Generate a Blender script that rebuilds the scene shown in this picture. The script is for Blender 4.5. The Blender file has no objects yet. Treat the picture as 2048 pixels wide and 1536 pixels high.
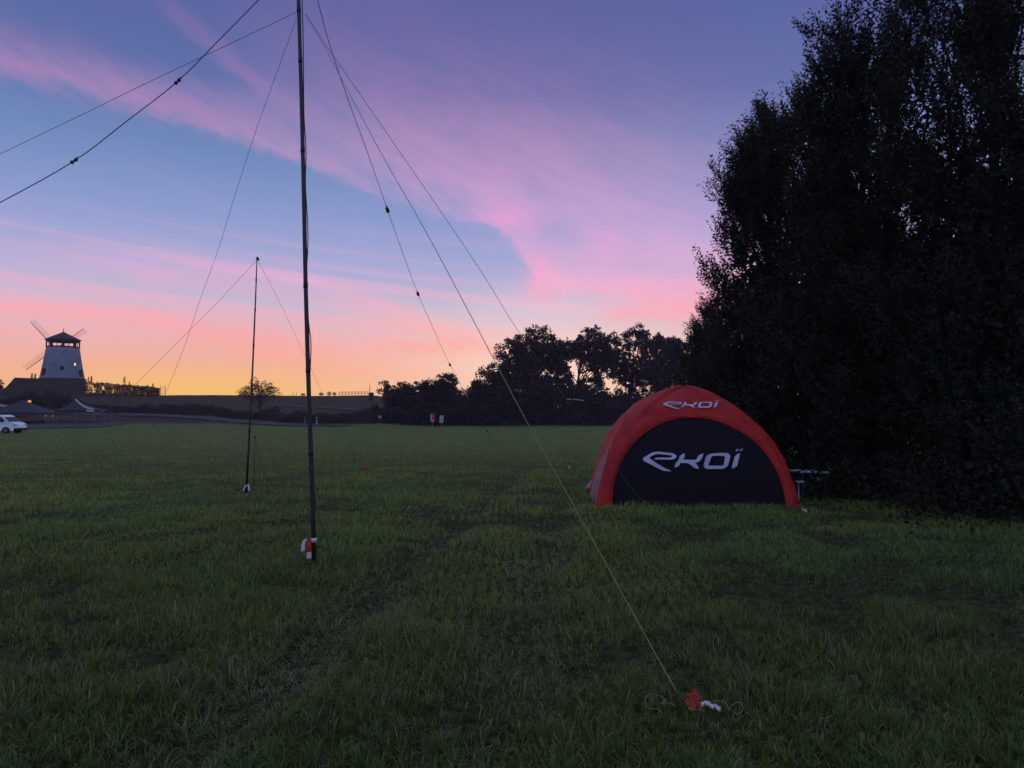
import bpy, bmesh, math, random
import numpy as np
from mathutils import Vector, Matrix
from mathutils.geometry import tessellate_polygon
random.seed(7)
R = np.random.default_rng(11)
S = bpy.context.scene
C = S.collection

# ------------------------------------------------------------------ camera
F = 1500.0; CX = 1024.0; CY = 768.0; EYE = 1.6
TILT = math.atan(64.0 / F)
cam_d = bpy.data.cameras.new('camera'); cam = bpy.data.objects.new('camera', cam_d); C.objects.link(cam)
cam.location = (0, 0, EYE); cam.rotation_euler = (math.pi / 2 + TILT, 0, 0)
cam_d.sensor_fit = 'HORIZONTAL'; cam_d.sensor_width = 36.0; cam_d.lens = 36.0 * F / 2048.0
cam_d.clip_start = 0.05; cam_d.clip_end = 6000
S.camera = cam
S.view_settings.view_transform = 'Standard'; S.view_settings.look = 'None'
S.view_settings.exposure = 0.0; S.view_settings.gamma = 1.0

def P(px, py, Y):
    """world point seen at photo pixel (px, py) at depth Y"""
    u = (px - CX) / F; v = (CY - py) / F
    dy = math.cos(TILT) - v * math.sin(TILT); dz = math.sin(TILT) + v * math.cos(TILT)
    return Vector((u / dy * Y, Y, EYE + dz / dy * Y))
def angles(px, py):
    p = P(px, py, 1.0)
    x, y, z = p.x, 1.0, p.z - EYE
    return math.degrees(math.atan2(x, y)), math.degrees(math.atan2(z, math.hypot(x, y)))
def lin(c, k=1.0):
    o = []
    for v in c[:3]:
        v = v / 255.0
        o.append(k * (v / 12.92 if v <= 0.04045 else ((v + 0.055) / 1.055) ** 2.4))
    return (o[0], o[1], o[2], 1.0)

# ------------------------------------------------------------------ sky (world, laid out by direction: azimuth and elevation)
W = bpy.data.worlds.new('World'); S.world = W; W.use_nodes = True
nt = W.node_tree; nt.nodes.clear()
def N(t, **k):
    n = nt.nodes.new(t)
    for a, b in k.items(): setattr(n, a, b)
    return n
def lk(a, b): nt.links.new(a, b)
def M(op, a, b=None, c=None, clamp=False):
    n = N('ShaderNodeMath', operation=op, use_clamp=clamp)
    for i, v in enumerate((a, b, c)):
        if v is None: continue
        if isinstance(v, (int, float)): n.inputs[i].default_value = v
        else: lk(v, n.inputs[i])
    return n.outputs[0]
def MR(v, a, b, c=0.0, d=1.0, smooth=True):
    n = N('ShaderNodeMapRange'); n.interpolation_type = 'SMOOTHSTEP' if smooth else 'LINEAR'
    for i, q in enumerate((v, a, b, c, d)):
        if isinstance(q, (int, float)): n.inputs[i].default_value = q
        else: lk(q, n.inputs[i])
    return n.outputs[0]
def RAMP(v, stops):
    n = N('ShaderNodeValToRGB'); cr = n.color_ramp; cr.interpolation = 'LINEAR'
    stops = sorted(stops, key=lambda s: s[0])
    while len(cr.elements) < len(stops): cr.elements.new(0.5)
    for e, (p, c) in zip(cr.elements, stops): e.position = p; e.color = c
    lk(v, n.inputs[0]); return n.outputs[0]
def MIX(f, a, b, mode='MIX'):
    n = N('ShaderNodeMix', data_type='RGBA', blend_type=mode)
    if isinstance(f, (int, float)): n.inputs[0].default_value = f
    else: lk(f, n.inputs[0])
    for i, q in ((6, a), (7, b)):
        if isinstance(q, tuple): n.inputs[i].default_value = q
        else: lk(q, n.inputs[i])
    return n.outputs[2]
def FC(v, pts):
    n = N('ShaderNodeValToRGB'); cr = n.color_ramp; cr.interpolation = 'LINEAR'; pts = sorted(pts)
    # resample smoothly so the ramp has no corners
    xs_ = np.array([p[0] for p in pts]); ys_ = np.array([p[1] for p in pts])
    q = np.linspace(xs_[0], xs_[-1], 241); w = np.interp(q, xs_, ys_); pad = 12
    wp = np.concatenate([2 * w[0] - w[pad:0:-1], w, 2 * w[-1] - w[-2:-pad - 2:-1]]); k = np.hanning(2 * pad + 3)[1:-1]; k /= k.sum()
    w = np.convolve(wp, k, 'valid'); w = np.clip(w, 0, 1)
    sel = np.linspace(0, 240, 24).astype(int)
    while len(cr.elements) < 24: cr.elements.new(0.5)
    for e, i in zip(cr.elements, sel): e.position = float(np.clip(q[i], 0, 1)); e.color = (float(w[i]),) * 3 + (1.0,)
    lk(v, n.inputs[0]); return n.outputs[0]

tc = N('ShaderNodeTexCoord'); sx = N('ShaderNodeSeparateXYZ'); lk(tc.outputs['Generated'], sx.inputs[0])
DX, DY, DZ = sx.outputs
AZ = M('MULTIPLY', M('ARCTAN2', DX, DY), 180 / math.pi)
EL = M('MULTIPLY', M('ARCSINE', M('MAXIMUM', M('MINIMUM', DZ, 1.0), -1.0)), 180 / math.pi)
AZN = M('DIVIDE', M('ADD', AZ, 60.0), 120.0, clamp=True)
def en(py): return angles(1024, py)[1] / 90.0
ELN = M('DIVIDE', EL, 90.0, clamp=True)
def noise(ax, ex, rot, scale, detail=5.0, rough=0.55, off=0.0):
    ca, sa = math.cos(math.radians(rot)), math.sin(math.radians(rot))
    u = M('ADD', M('MULTIPLY', AZ, ca), M('MULTIPLY', EL, sa))
    v = M('SUBTRACT', M('MULTIPLY', EL, ca), M('MULTIPLY', AZ, sa))
    cb = N('ShaderNodeCombineXYZ'); lk(M('MULTIPLY', u, ax), cb.inputs[0]); lk(M('MULTIPLY', v, ex), cb.inputs[1]); cb.inputs[2].default_value = off
    n = N('ShaderNodeTexNoise'); n.inputs['Scale'].default_value = scale; n.inputs['Detail'].default_value = detail; n.inputs['Roughness'].default_value = rough
    lk(cb.outputs[0], n.inputs['Vector']); return n.outputs[0]
wispA = noise(0.05, 0.22, -24, 1.6, 7, 0.62)
wispB = noise(0.035, 0.5, -5, 1.3, 6, 0.6, 3.1)
puff = noise(0.16, 0.2, -20, 0.9, 5, 0.6, 7.7)
fine = noise(0.35, 0.9, -18, 1.4, 5, 0.65, 5.5)
wispA = M('ADD', M('MULTIPLY', wispA, 0.6), M('MULTIPLY', noise(0.2, 0.95, -22, 1.7, 9, 0.72, 21.0), 0.4))
warp = M('MULTIPLY', M('SUBTRACT', puff, 0.5), 3.2)
ELW = M('ADD', EL, warp)

clear = RAMP(ELN, [(0.0, lin((252, 184, 142))), (en(792), lin((252, 182, 145))), (en(760), lin((250, 180, 148))), (en(725), lin((243, 176, 162))),
    (en(680), lin((226, 186, 192))), (en(620), lin((200, 184, 208))), (en(545), lin((168, 170, 212))), (en(450), lin((138, 154, 204))),
    (en(330), lin((108, 134, 184))), (en(200), lin((92, 110, 166))), (en(80), lin((90, 102, 160))), (en(-20), lin((86, 96, 154))), (0.45, lin((122, 134, 180))), (0.6, lin((150, 164, 210))), (1.0, lin((146, 160, 208)))])  # overhead stops brightened, above the frame, to light ground and objects
cloud = RAMP(ELN, [(0.0, lin((255, 178, 118))), (en(760), lin((255, 172, 132))), (en(700), lin((255, 166, 156))), (en(640), lin((250, 172, 184))),
    (en(570), lin((236, 176, 208))), (en(480), lin((216, 170, 214))), (en(400), lin((200, 158, 206))), (en(300), lin((178, 142, 190))),
    (en(180), lin((148, 120, 174))), (en(60), lin((118, 104, 162))), (en(-40), lin((108, 100, 156))), (0.6, lin((152, 160, 206))), (1.0, lin((146, 160, 208)))])
hot = RAMP(ELN, [(0.0, lin((255, 170, 120))), (en(700), lin((255, 160, 150))), (en(620), lin((255, 168, 184))), (en(560), lin((252, 168, 206))), (en(430), lin((232, 158, 212))), (en(250), lin((176, 126, 178))), (en(100), lin((126, 100, 160)))])

def band(line, inten, up, dn, tex, texlo=0.3, texhi=0.65, texw=0.8, el=None):
    """line: px,py points; inten: px->strength; up/dn soft half widths in degrees"""
    cpts = []; ipts = []
    for px, py in line:
        a, e = angles(px, py); cpts.append(((a + 60) / 120, e / 60.0))
    for px, s in inten:
        a = math.degrees(math.atan((px - CX) / F)); ipts.append(((a + 60) / 120, s))
    c = M('MULTIPLY', FC(AZN, cpts), 60.0); I = FC(AZN, ipts)
    e = el or EL
    m = M('MULTIPLY', MR(e, M('SUBTRACT', c, dn), c), MR(e, c, M('ADD', c, up), 1.0, 0.0))
    t = MR(tex, texlo, texhi, 1.0 - texw, 1.0)
    return M('MULTIPLY', M('MULTIPLY', m, t), I)
dens = None
def add(m):
    global dens
    dens = m if dens is None else M('SUBTRACT', 1.0, M('MULTIPLY', M('SUBTRACT', 1.0, dens), M('SUBTRACT', 1.0, m)))
EW1 = M('ADD', EL, M('MULTIPLY', M('SUBTRACT', fine, 0.5), 1.6))
add(band([(-400, 10), (0, 118), (150, 158), (300, 205), (450, 252), (600, 302), (700, 345), (800, 385), (900, 415), (1000, 440), (1200, 480)],
         [(-400, 0.55), (0, 0.8), (300, 0.85), (590, 0.8), (700, 0.62), (850, 0.6), (950, 0.75), (1050, 0.2), (1300, 0)], 3.4, 1.3, wispA, 0.32, 0.6, 0.65, EW1))
add(band([(150, -190), (330, 10), (430, 98), (520, 168), (600, 226), (700, 290), (900, 400)], [(200, 0), (330, 0.55), (520, 0.6), (620, 0.35), (760, 0.15), (900, 0)], 1.5, 1.0, wispA, 0.25, 0.6, 0.6, EW1))
add(band([(480, 180), (600, 215), (740, 290), (850, 340), (1000, 385), (1150, 430), (1300, 470), (1500, 520)],
         [(400, 0), (560, 0.45), (700, 0.8), (850, 0.95), (1100, 0.95), (1300, 0.7), (1420, 0.5), (1700, 0.3)], 21.0, 2.4, wispA, 0.3, 0.6, 0.5, ELW))
add(band([(900, 400), (980, 425), (1030, 470), (1080, 560), (1130, 570), (1250, 560), (1500, 560)],
         [(930, 0), (985, 0.45), (1040, 0.75), (1120, 0.85), (1200, 0.75), (1320, 0.6), (1500, 0.5)], 6.0, 1.4, wispA, 0.2, 0.55, 0.4, EW1))
add(band([(1100, 545), (1250, 590), (1350, 600), (1500, 620)], [(1120, 0), (1220, 0.5), (1290, 0.75), (1500, 0.8), (1800, 0.5)], 2.1, 2.4, wispB, 0.3, 0.55, 0.6, EW1))
add(band([(-300, 600), (0, 612), (200, 628), (400, 655), (600, 690), (780, 700), (950, 706), (1100, 715)], [(-400, .6), (0, 0.8), (400, 0.75), (700, 0.8), (950, 0.85), (1080, 0.2)], 1.2, 1.2, wispB, 0.3, 0.6, 0.55))
add(band([(0, 490), (150, 500), (300, 512), (450, 535), (600, 560), (700, 585), (820, 630), (950, 670)], [(0, 0.2), (150, 0.35), (300, 0.5), (600, 0.6), (800, 0.65), (950, 0.4), (1050, 0)], 1.1, 2.4, wispB, 0.3, 0.6, 0.7))
add(band([(0, 650), (200, 662), (450, 690), (650, 735), (900, 748)], [(0, 0.5), (300, 0.6), (600, 0.7), (850, 0.7), (1000, 0.4)], 1.0, 1.0, wispB, 0.35, 0.6, 0.8))
# thin level streaks low in the sky
low = M('MULTIPLY', MR(EL, 3.0, 6.0), MR(EL, 10.0, 15.0, 1.0, 0.0))
streak = noise(0.012, 0.9, -5, 1.5, 4, 0.55, 11.0)
add(M('MULTIPLY', M('MULTIPLY', MR(streak, 0.5, 0.66), low), 0.38))
# sparse high veil everywhere
add(M('MULTIPLY', MR(wispA, 0.5, 0.8), 0.18))
sky = MIX(dens, clear, cloud)
# the glow where the sun will rise, and the paler gap to the right
def gauss(px, py, wa, we, s):
    a, e = angles(px, py)
    q = M('ADD', M('POWER', M('DIVIDE', M('SUBTRACT', AZ, a), wa), 2.0), M('POWER', M('DIVIDE', M('SUBTRACT', EL, e), we), 2.0))
    return M('MULTIPLY', M('EXPONENT', M('MULTIPLY', q, -1.0)), s)
sky = MIX(gauss(400, 785, 11, 1.7, 0.8), sky, lin((255, 200, 98)))
sky = MIX(gauss(1120, 740, 12, 3.5, 0.75), sky, lin((255, 226, 205)))
sky = MIX(gauss(1100, 620, 5, 1.6, 0.45), sky, lin((226, 204, 226)))
# hotter patches where the cloud catches the light
tex_h = MR(fine, 0.38, 0.62, 0.25, 1.0)
for (px_, py_, wa, we, st_) in ((1000, 428, 2.2, 0.8, 0.8), (1040, 445, 2.0, 0.8, 0.4), (1084, 555, 1.3, 1.6, 0.8), (1095, 590, 1.6, 0.9, 0.5), (1212, 485, 1.6, 1.0, 0.45), (1310, 572, 5.0, 0.9, 0.7), (1350, 612, 5.5, 1.0, 0.85), (1230, 625, 3.0, 0.7, 0.35), (350, 210, 6.0, 1.1, 0.35), (20, 130, 4.0, 0.7, 0.3), (370, 560, 4.0, 0.8, 0.3), (150, 618, 9.0, 0.4, 0.6), (560, 665, 9.0, 0.6, 0.6), (880, 690, 5.0, 0.9, 0.6)):
    sky = MIX(M('MULTIPLY', gauss(px_, py_, wa, we, st_), tex_h), sky, hot)
# violet-blue sky behind the camera, brightened out of view to light the scene
back = RAMP(ELN, [(0.0, lin((160, 156, 182))), (0.12, lin((164, 172, 212))), (0.35, lin((158, 174, 224))), (0.6, lin((150, 164, 214))), (1.0, lin((146, 160, 208)))])
sky = MIX(MR(DY, -0.25, 0.55), back, sky)
SUN_EL, SUN_AZ = math.radians(1.0), math.radians(3.0)
nis = N('ShaderNodeTexSky'); nis.sky_type = 'NISHITA'; nis.sun_disc = False; nis.sun_elevation = SUN_EL; nis.sun_rotation = SUN_AZ
bg1 = N('ShaderNodeBackground'); lk(sky, bg1.inputs[0]); bg1.inputs[1].default_value = 1.03
bg2 = N('ShaderNodeBackground'); lk(nis.outputs[0], bg2.inputs[0]); bg2.inputs[1].default_value = 0.002
ads = N('ShaderNodeAddShader'); lk(bg1.outputs[0], ads.inputs[0]); lk(bg2.outputs[0], ads.inputs[1])
wo = N('ShaderNodeOutputWorld'); lk(ads.outputs[0], wo.inputs[0])
try: W.cycles.sampling_method = 'MANUAL'; W.cycles.sample_map_resolution = 1024
except Exception: pass
sl = bpy.data.lights.new('sun', 'SUN'); sl.energy = 0.06; sl.angle = math.radians(12); sl.color = (1.0, 0.6, 0.4)
so = bpy.data.objects.new('sun', sl); C.objects.link(so)
sd = Vector((math.sin(SUN_AZ) * math.cos(SUN_EL + .05), math.cos(SUN_AZ) * math.cos(SUN_EL + .05), math.sin(SUN_EL + .05)))
so.rotation_euler = sd.to_track_quat('Z', 'Y').to_euler()

# ------------------------------------------------------------------ materials
def mat(name, col, rough=0.7, spec=0.3, noise_amt=0.0, nscale=5.0, col2=None, metal=0.0, bump=0.0, bscale=30.0, attr=None, transl=0.0, emit=None, estr=0.0, sheen=0.0):
    m = bpy.data.materials.new(name); m.use_nodes = True
    t = m.node_tree; t.nodes.clear()
    o = t.nodes.new('ShaderNodeOutputMaterial'); b = t.nodes.new('ShaderNodeBsdfPrincipled')
    b.inputs['Roughness'].default_value = rough; b.inputs['Metallic'].default_value = metal
    b.inputs['Specular IOR Level'].default_value = spec
    c = tuple(col[:3]) + (1.0,)
    src = None
    if attr:
        a = t.nodes.new('ShaderNodeAttribute'); a.attribute_name = attr; src = a.outputs[0]
    if col2 is not None or noise_amt > 0:
        tcn = t.nodes.new('ShaderNodeTexCoord'); n = t.nodes.new('ShaderNodeTexNoise'); n.inputs['Scale'].default_value = nscale; n.inputs['Detail'].default_value = 6
        t.links.new(tcn.outputs['Object'], n.inputs['Vector'])
        mr = t.nodes.new('ShaderNodeMapRange'); mr.inputs[1].default_value = 0.35; mr.inputs[2].default_value = 0.65; t.links.new(n.outputs[0], mr.inputs[0])
        mx = t.nodes.new('ShaderNodeMix'); mx.data_type = 'RGBA'; t.links.new(mr.outputs[0], mx.inputs[0])
        c2 = col2 if col2 is not None else tuple(v * (1 - noise_amt) for v in col[:3])
        mx.inputs[6].default_value = c; mx.inputs[7].default_value = tuple(c2[:3]) + (1.0,); src = mx.outputs[2]
    if src: t.links.new(src, b.inputs['Base Color'])
    else: b.inputs['Base Color'].default_value = c
    if bump > 0:
        tcn = t.nodes.new('ShaderNodeTexCoord'); n2 = t.nodes.new('ShaderNodeTexNoise'); n2.inputs['Scale'].default_value = bscale; n2.inputs['Detail'].default_value = 5
        t.links.new(tcn.outputs['Object'], n2.inputs['Vector'])
        bp = t.nodes.new('ShaderNodeBump'); bp.inputs['Strength'].default_value = bump; bp.inputs['Distance'].default_value = 0.04
        t.links.new(n2.outputs[0], bp.inputs['Height']); t.links.new(bp.outputs[0], b.inputs['Normal'])
    if emit:
        b.inputs['Emission Color'].default_value = tuple(emit[:3]) + (1.0,); b.inputs['Emission Strength'].default_value = estr
    out = b.outputs[0]
    if transl > 0:
        tr = t.nodes.new('ShaderNodeBsdfTranslucent'); 
        if src: t.links.new(src, tr.inputs[0])
        else: tr.inputs[0].default_value = c
        ms = t.nodes.new('ShaderNodeMixShader'); ms.inputs[0].default_value = transl
        t.links.new(b.outputs[0], ms.inputs[1]); t.links.new(tr.outputs[0], ms.inputs[2]); out = ms.outputs[0]
    t.links.new(out, o.inputs[0]); return m
MT = {}
MT['leaf_near'] = mat('leaf_near', (.03, .04, .02), .65, .12, attr='tint', transl=.18)
MT['leaf_far'] = mat('leaf_far', (.03, .03, .02), .8, .1, attr='tint', transl=.1)
MT['blade'] = mat('grass_blade', (.05, .07, .03), .5, .3, attr='tint', transl=.3)
MT['bark'] = mat('bark', (.022, .018, .015), .9, .1, col2=(.014, .011, .01), nscale=9)
MT['mast'] = mat('mast_paint', (.018, .018, .02), .4, .4, col2=(.03, .028, .028), nscale=12)
MT['wire'] = mat('wire_black', (.02, .02, .022), .5, .3)
MT['rope_yellow'] = mat('rope_yellow', (.30, .33, .10), .7, .2, noise_amt=.35, nscale=60)
MT['rope_pale'] = mat('rope_pale', (.16, .15, .12), .8, .1, noise_amt=.3, nscale=40)
MT['white_plastic'] = mat('white_plastic', (.72, .72, .74), .45, .3, noise_amt=.15, nscale=20)
MT['tape_white'] = mat('tape_white', (.75, .74, .78), .4, .3, transl=.2)
MT['tape_red'] = mat('tape_red', (.62, .03, .02), .4, .3, transl=.2)
MT['tent_red'] = mat('tent_red', (.50, .032, .022), .6, .2, col2=(.36, .016, .018), nscale=2.2, bump=1.0, bscale=9, transl=.12)
MT['tent_black'] = mat('tent_black', (.007, .006, .011), .75, .15, bump=.5, bscale=5)
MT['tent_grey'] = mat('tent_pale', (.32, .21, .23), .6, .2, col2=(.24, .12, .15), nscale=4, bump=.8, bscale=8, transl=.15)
MT['print'] = mat('white_print', (.50, .49, .64), .6, .2, noise_amt=.25, nscale=5)
MT['metal'] = mat('grey_metal', (.35, .35, .37), .4, .4, metal=.6)
MT['table_top'] = mat('table_top', (.6, .6, .66), .45, .3, noise_amt=.1)
MT['mill_wall'] = mat('mill_wall', (.21, .24, .31), .85, .1, col2=(.15, .175, .235), nscale=.6)
MT['mill_dark'] = mat('dark_timber', (.03, .028, .03), .7, .2, noise_amt=.3, nscale=2)
MT['mill_roof'] = mat('mill_roof', (.022, .022, .028), .6, .3, noise_amt=.3, nscale=3)
MT['sail'] = mat('sail_lattice', (.75, .68, .70), .8, .1, noise_amt=.2)
MT['hole'] = mat('window_glass', (.004, .004, .006), .3, .2)
MT['lamp'] = mat('lit_window', (.8, .6, .3), .5, .2, emit=(1, .72, .3), estr=.9)
MT['lamp_orange'] = mat('orange_lamp', (.8, .3, .1), .5, .2, emit=(1, .32, .06), estr=.8)
MT['wall'] = mat('terrace_wall', (.075, .055, .05), .9, .1, col2=(.045, .034, .034), nscale=1.2, bump=.4, bscale=4)
MT['wood'] = mat('fence_wood', (.12, .09, .07), .85, .1, noise_amt=.4)
MT['canopy'] = mat('black_canopy', (.035, .034, .045), .7, .2, noise_amt=.2)
MT['canopy_white'] = mat('canopy_white', (.40, .38, .42), .7, .2)
MT['van'] = mat('van_paint', (.76, .84, .93), .3, .5, noise_amt=.05)
MT['van_glass'] = mat('van_glass', (.01, .012, .015), .1, .5)
MT['rubber'] = mat('tyre_rubber', (.012, .012, .012), .8, .1)
MT['sign_red'] = mat('sign_red', (.5, .03, .04), .5, .3)
MT['sign_white'] = mat('sign_white', (.42, .40, .46), .5, .3)
MT['sign_grey'] = mat('sign_grey', (.16, .15, .18), .5, .3)
MT['orange_cloth'] = mat('orange_cloth', (.40, .06, .03), .6, .2, bump=.6, bscale=25, transl=.15)
MT['barrier'] = mat('barrier_steel', (.14, .14, .16), .5, .4, metal=.4)

# ------------------------------------------------------------------ helpers
def tag(o, label=None, cat=None, group=None, kind=None):
    if label: o['label'] = label
    if cat: o['category'] = cat
    if group: o['group'] = group
    if kind: o['kind'] = kind
    return o
def link(name, me, m=None, parent=None):
    if m is not None:
        for q in (m if isinstance(m, (list, tuple)) else [m]): me.materials.append(q)
    o = bpy.data.objects.new(name, me); C.objects.link(o)
    if parent is not None:
        o.parent = parent
    return o
def thing(name, loc, label, cat, group=None, rz=0.0):
    o = bpy.data.objects.new(name, None); o.empty_display_size = 0.2; C.objects.link(o)
    o.location = loc; o.rotation_euler = (0, 0, rz)
    return tag(o, label, cat, group)
def np_mesh(name, V, Fq, m, parent=None, tint=None, smooth=False):
    """V (n,3); Fq (k,4) or (k,3); tint per vertex (n,3)"""
    V = np.asarray(V, dtype=np.float32); Fq = np.asarray(Fq, dtype=np.int32); k = Fq.shape[1]
    me = bpy.data.meshes.new(name); me.vertices.add(len(V)); me.vertices.foreach_set('co', V.ravel())
    me.loops.add(Fq.size); me.loops.foreach_set('vertex_index', Fq.ravel())
    me.polygons.add(len(Fq)); me.polygons.foreach_set('loop_start', np.arange(0, Fq.size, k, dtype=np.int32))
    if smooth: me.polygons.foreach_set('use_smooth', np.ones(len(Fq), dtype=bool))
    me.update(calc_edges=True)
    if tint is not None:
        a = me.attributes.new('tint', 'FLOAT_COLOR', 'POINT')
        a.data.foreach_set('color', np.concatenate([np.asarray(tint, np.float32), np.ones((len(V), 1), np.float32)], 1).ravel())
    return link(name, me, m, parent)
class MB:
    def __init__(s): s.v = []; s.f = []; s.mi = []
    def add(s, vs, fs, mi=0):
        b = len(s.v); s.v += [tuple(v) for v in vs]; s.f += [tuple(b + i for i in f) for f in fs]; s.mi += [mi] * len(fs); return s
    def box(s, c, d, rz=0.0, mi=0, mtx=None):
        vs = []
        for z in (-1, 1):
            for x, y in ((-1, -1), (1, -1), (1, 1), (-1, 1)):
                vs.append(Vector((x * d[0] / 2, y * d[1] / 2, z * d[2] / 2)))
        rm = mtx or Matrix.Rotation(rz, 3, 'Z')
        vs = [rm @ v + Vector(c) for v in vs]
        return s.add(vs, [(3, 2, 1, 0), (4, 5, 6, 7), (0, 1, 5, 4), (1, 2, 6, 5), (2, 3, 7, 6), (3, 0, 4, 7)], mi)
    def tube(s, pts, rad, n=6, mi=0, caps=True):
        pts = [Vector(p) for p in pts]; k = len(pts)
        if not isinstance(rad, (list, tuple)): rad = [rad] * k
        rings = []; up = Vector((0, 0, 1)); prev = None
        for i, p in enumerate(pts):
            d = (pts[min(i + 1, k - 1)] - pts[max(i - 1, 0)])
            if d.length < 1e-9: d = Vector((0, 0, 1))
            d.normalize()
            if prev is None:
                a = d.cross(up) if abs(d.z) < .95 else d.cross(Vector((1, 0, 0)))
            else: a = prev - d * prev.dot(d)
            a.normalize(); prev = a; b = d.cross(a)
            rings.append([p + (a * math.cos(2 * math.pi * j / n) + b * math.sin(2 * math.pi * j / n)) * rad[i] for j in range(n)])
        vs = [v for r in rings for v in r]; fs = []
        for i in range(k - 1):
            for j in range(n):
                fs.append((i * n + j, i * n + (j + 1) % n, (i + 1) * n + (j + 1) % n, (i + 1) * n + j))
        if caps: fs.append(tuple(range(n - 1, -1, -1))); fs.append(tuple((k - 1) * n + j for j in range(n)))
        return s.add(vs, fs, mi)
    def prism(s, poly, origin, ax, ay, thick, mi=0):
        """polygon in plane (ax, ay), extruded by thick along ax x ay"""
        ax = Vector(ax); ay = Vector(ay); nz = ax.cross(ay).normalized(); o = Vector(origin); n = len(poly)
        a = [o + ax * p[0] + ay * p[1] for p in poly]; b = [v + nz * thick for v in a]
        fs = [tuple(range(n - 1, -1, -1)), tuple(range(n, 2 * n))] + [(i, (i + 1) % n, n + (i + 1) % n, n + i) for i in range(n)]
        return s.add(a + b, fs, mi)
    def lathe(s, prof, c, n=32, mi=0, a0=0.0):
        c = Vector(c); vs = []; fs = []
        for r, z in prof:
            for j in range(n): a = a0 + 2 * math.pi * j / n; vs.append(c + Vector((r * math.cos(a), r * math.sin(a), z)))
        for i in range(len(prof) - 1):
            for j in range(n): fs.append((i * n + j, i * n + (j + 1) % n, (i + 1) * n + (j + 1) % n, (i + 1) * n + j))
        return s.add(vs, fs, mi)
    def build(s, name, m, parent=None, smooth=False, world=False, bevel=0.0):
        me = bpy.data.meshes.new(name)
        vs = s.v
        if world and parent is not None:
            inv = Matrix.Translation(parent.location) @ Matrix.Rotation(parent.rotation_euler.z, 4, 'Z'); inv.invert()
            vs = [tuple(inv @ Vector(v)) for v in vs]
        me.from_pydata(vs, [], s.f); me.update()
        for p, i in zip(me.polygons, s.mi): p.material_index = i; p.use_smooth = smooth
        o = link(name, me, m, parent)
        if bevel > 0:
            b = o.modifiers.new('bevel', 'BEVEL'); b.width = bevel; b.segments = 2; b.limit_method = 'ANGLE'
        return o

# value noise (numpy), for relief, clumps and colour patches
_perm = R.permutation(4096)
def vn(x, y, sc, seed=0):
    x = np.asarray(x, float) / sc + seed * 17.3; y = np.asarray(y, float) / sc + seed * 9.1
    xi = np.floor(x).astype(int); yi = np.floor(y).astype(int); fx = x - xi; fy = y - yi
    fx = fx * fx * (3 - 2 * fx); fy = fy * fy * (3 - 2 * fy)
    h = lambda a, b: _perm[(_perm[a & 4095] + b) & 4095] / 4095.0
    return (h(xi, yi) * (1 - fx) + h(xi + 1, yi) * fx) * (1 - fy) + (h(xi, yi + 1) * (1 - fx) + h(xi + 1, yi + 1) * fx) * fy
def sstep(a, b, x):
    t = np.clip((np.asarray(x, float) - a) / (b - a), 0, 1); return t * t * (3 - 2 * t)

# ------------------------------------------------------------------ terrain
def ground_z(x, y):
    x = np.asarray(x, float); y = np.asarray(y, float)
    px = 1024 + 1500 * x / np.maximum(y, 1.0)
    base = np.interp(y, [85, 100, 115, 132, 150, 170, 260, 500], [0, .35, 1.5, 3.6, 5.75, 5.9, 4.5, 2.0])
    right = sstep(740, 860, px)
    base = base * (1 - right * .45)
    mound = sstep(345, 175, px) * sstep(112, 150, y) * .25 * (1 - sstep(165, 230, y))
    mound = mound * (1 - .85 * sstep(40, -25, px))
    micro = (vn(x, y, 1.1, 1) - .5) * .05 + (vn(x, y, .45, 2) - .5) * .03 + (vn(x, y, 5, 3) - .5) * .10 + (vn(x, y, 18, 4) - .5) * .25 * sstep(20, 60, y)
    # rut left by wheels running from the masts towards the tent side
    rut = (np.exp(-((x - (-1.9 + y * .1)) / .22) ** 2) + np.exp(-((x - (-.45 + y * .1)) / .22) ** 2)) * .05 * (y < 60)
    return base + mound + micro - rut
def gz(x, y): return float(ground_z(x, y))
def G(px, Y, dz=0.0):
    p = P(px, 832, Y); return Vector((p.x, Y, gz(p.x, Y) + dz))
def grow(a, b, s, g):
    o = [a]
    while o[-1] < b: o.append(o[-1] + s); s *= g
    return o
ys = np.array([-110, -70] + list(np.arange(-40, 2, 3.0)) + list(np.arange(2, 22, .16)) + grow(22, 400, .2, 1.022))
xh = np.array(grow(0, 3500, .16, 1.0)) if False else None
xp = list(np.arange(0, 12, .2)) + grow(12, 330, .25, 1.03)
xs = np.array(sorted(set([-v for v in xp] + xp)))
XX, YY = np.meshgrid(xs, ys)
ZZ = ground_z(XX, YY)
ny, nx = XX.shape
idx = np.arange(ny * nx).reshape(ny, nx)
Fq = np.stack([idx[:-1, :-1], idx[:-1, 1:], idx[1:, 1:], idx[1:, :-1]], -1).reshape(-1, 4)
gm = bpy.data.materials.new('field_ground'); gm.use_nodes = True
t = gm.node_tree; bs = t.nodes['Principled BSDF']; bs.inputs['Roughness'].default_value = .95; bs.inputs['Specular IOR Level'].default_value = .05
def gn(scale, det=6):
    tcn = t.nodes.new('ShaderNodeTexCoord'); n = t.nodes.new('ShaderNodeTexNoise'); n.inputs['Scale'].default_value = scale; n.inputs['Detail'].default_value = det
    t.links.new(tcn.outputs['Object'], n.inputs['Vector']); return n.outputs[0], tcn
def gmix(f, a, b):
    mx = t.nodes.new('ShaderNodeMix'); mx.data_type = 'RGBA'
    t.links.new(f, mx.inputs[0])
    for i, q in ((6, a), (7, b)):
        if isinstance(q, tuple): mx.inputs[i].default_value = q
        else: t.links.new(q, mx.inputs[i])
    return mx.outputs[2]
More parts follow.
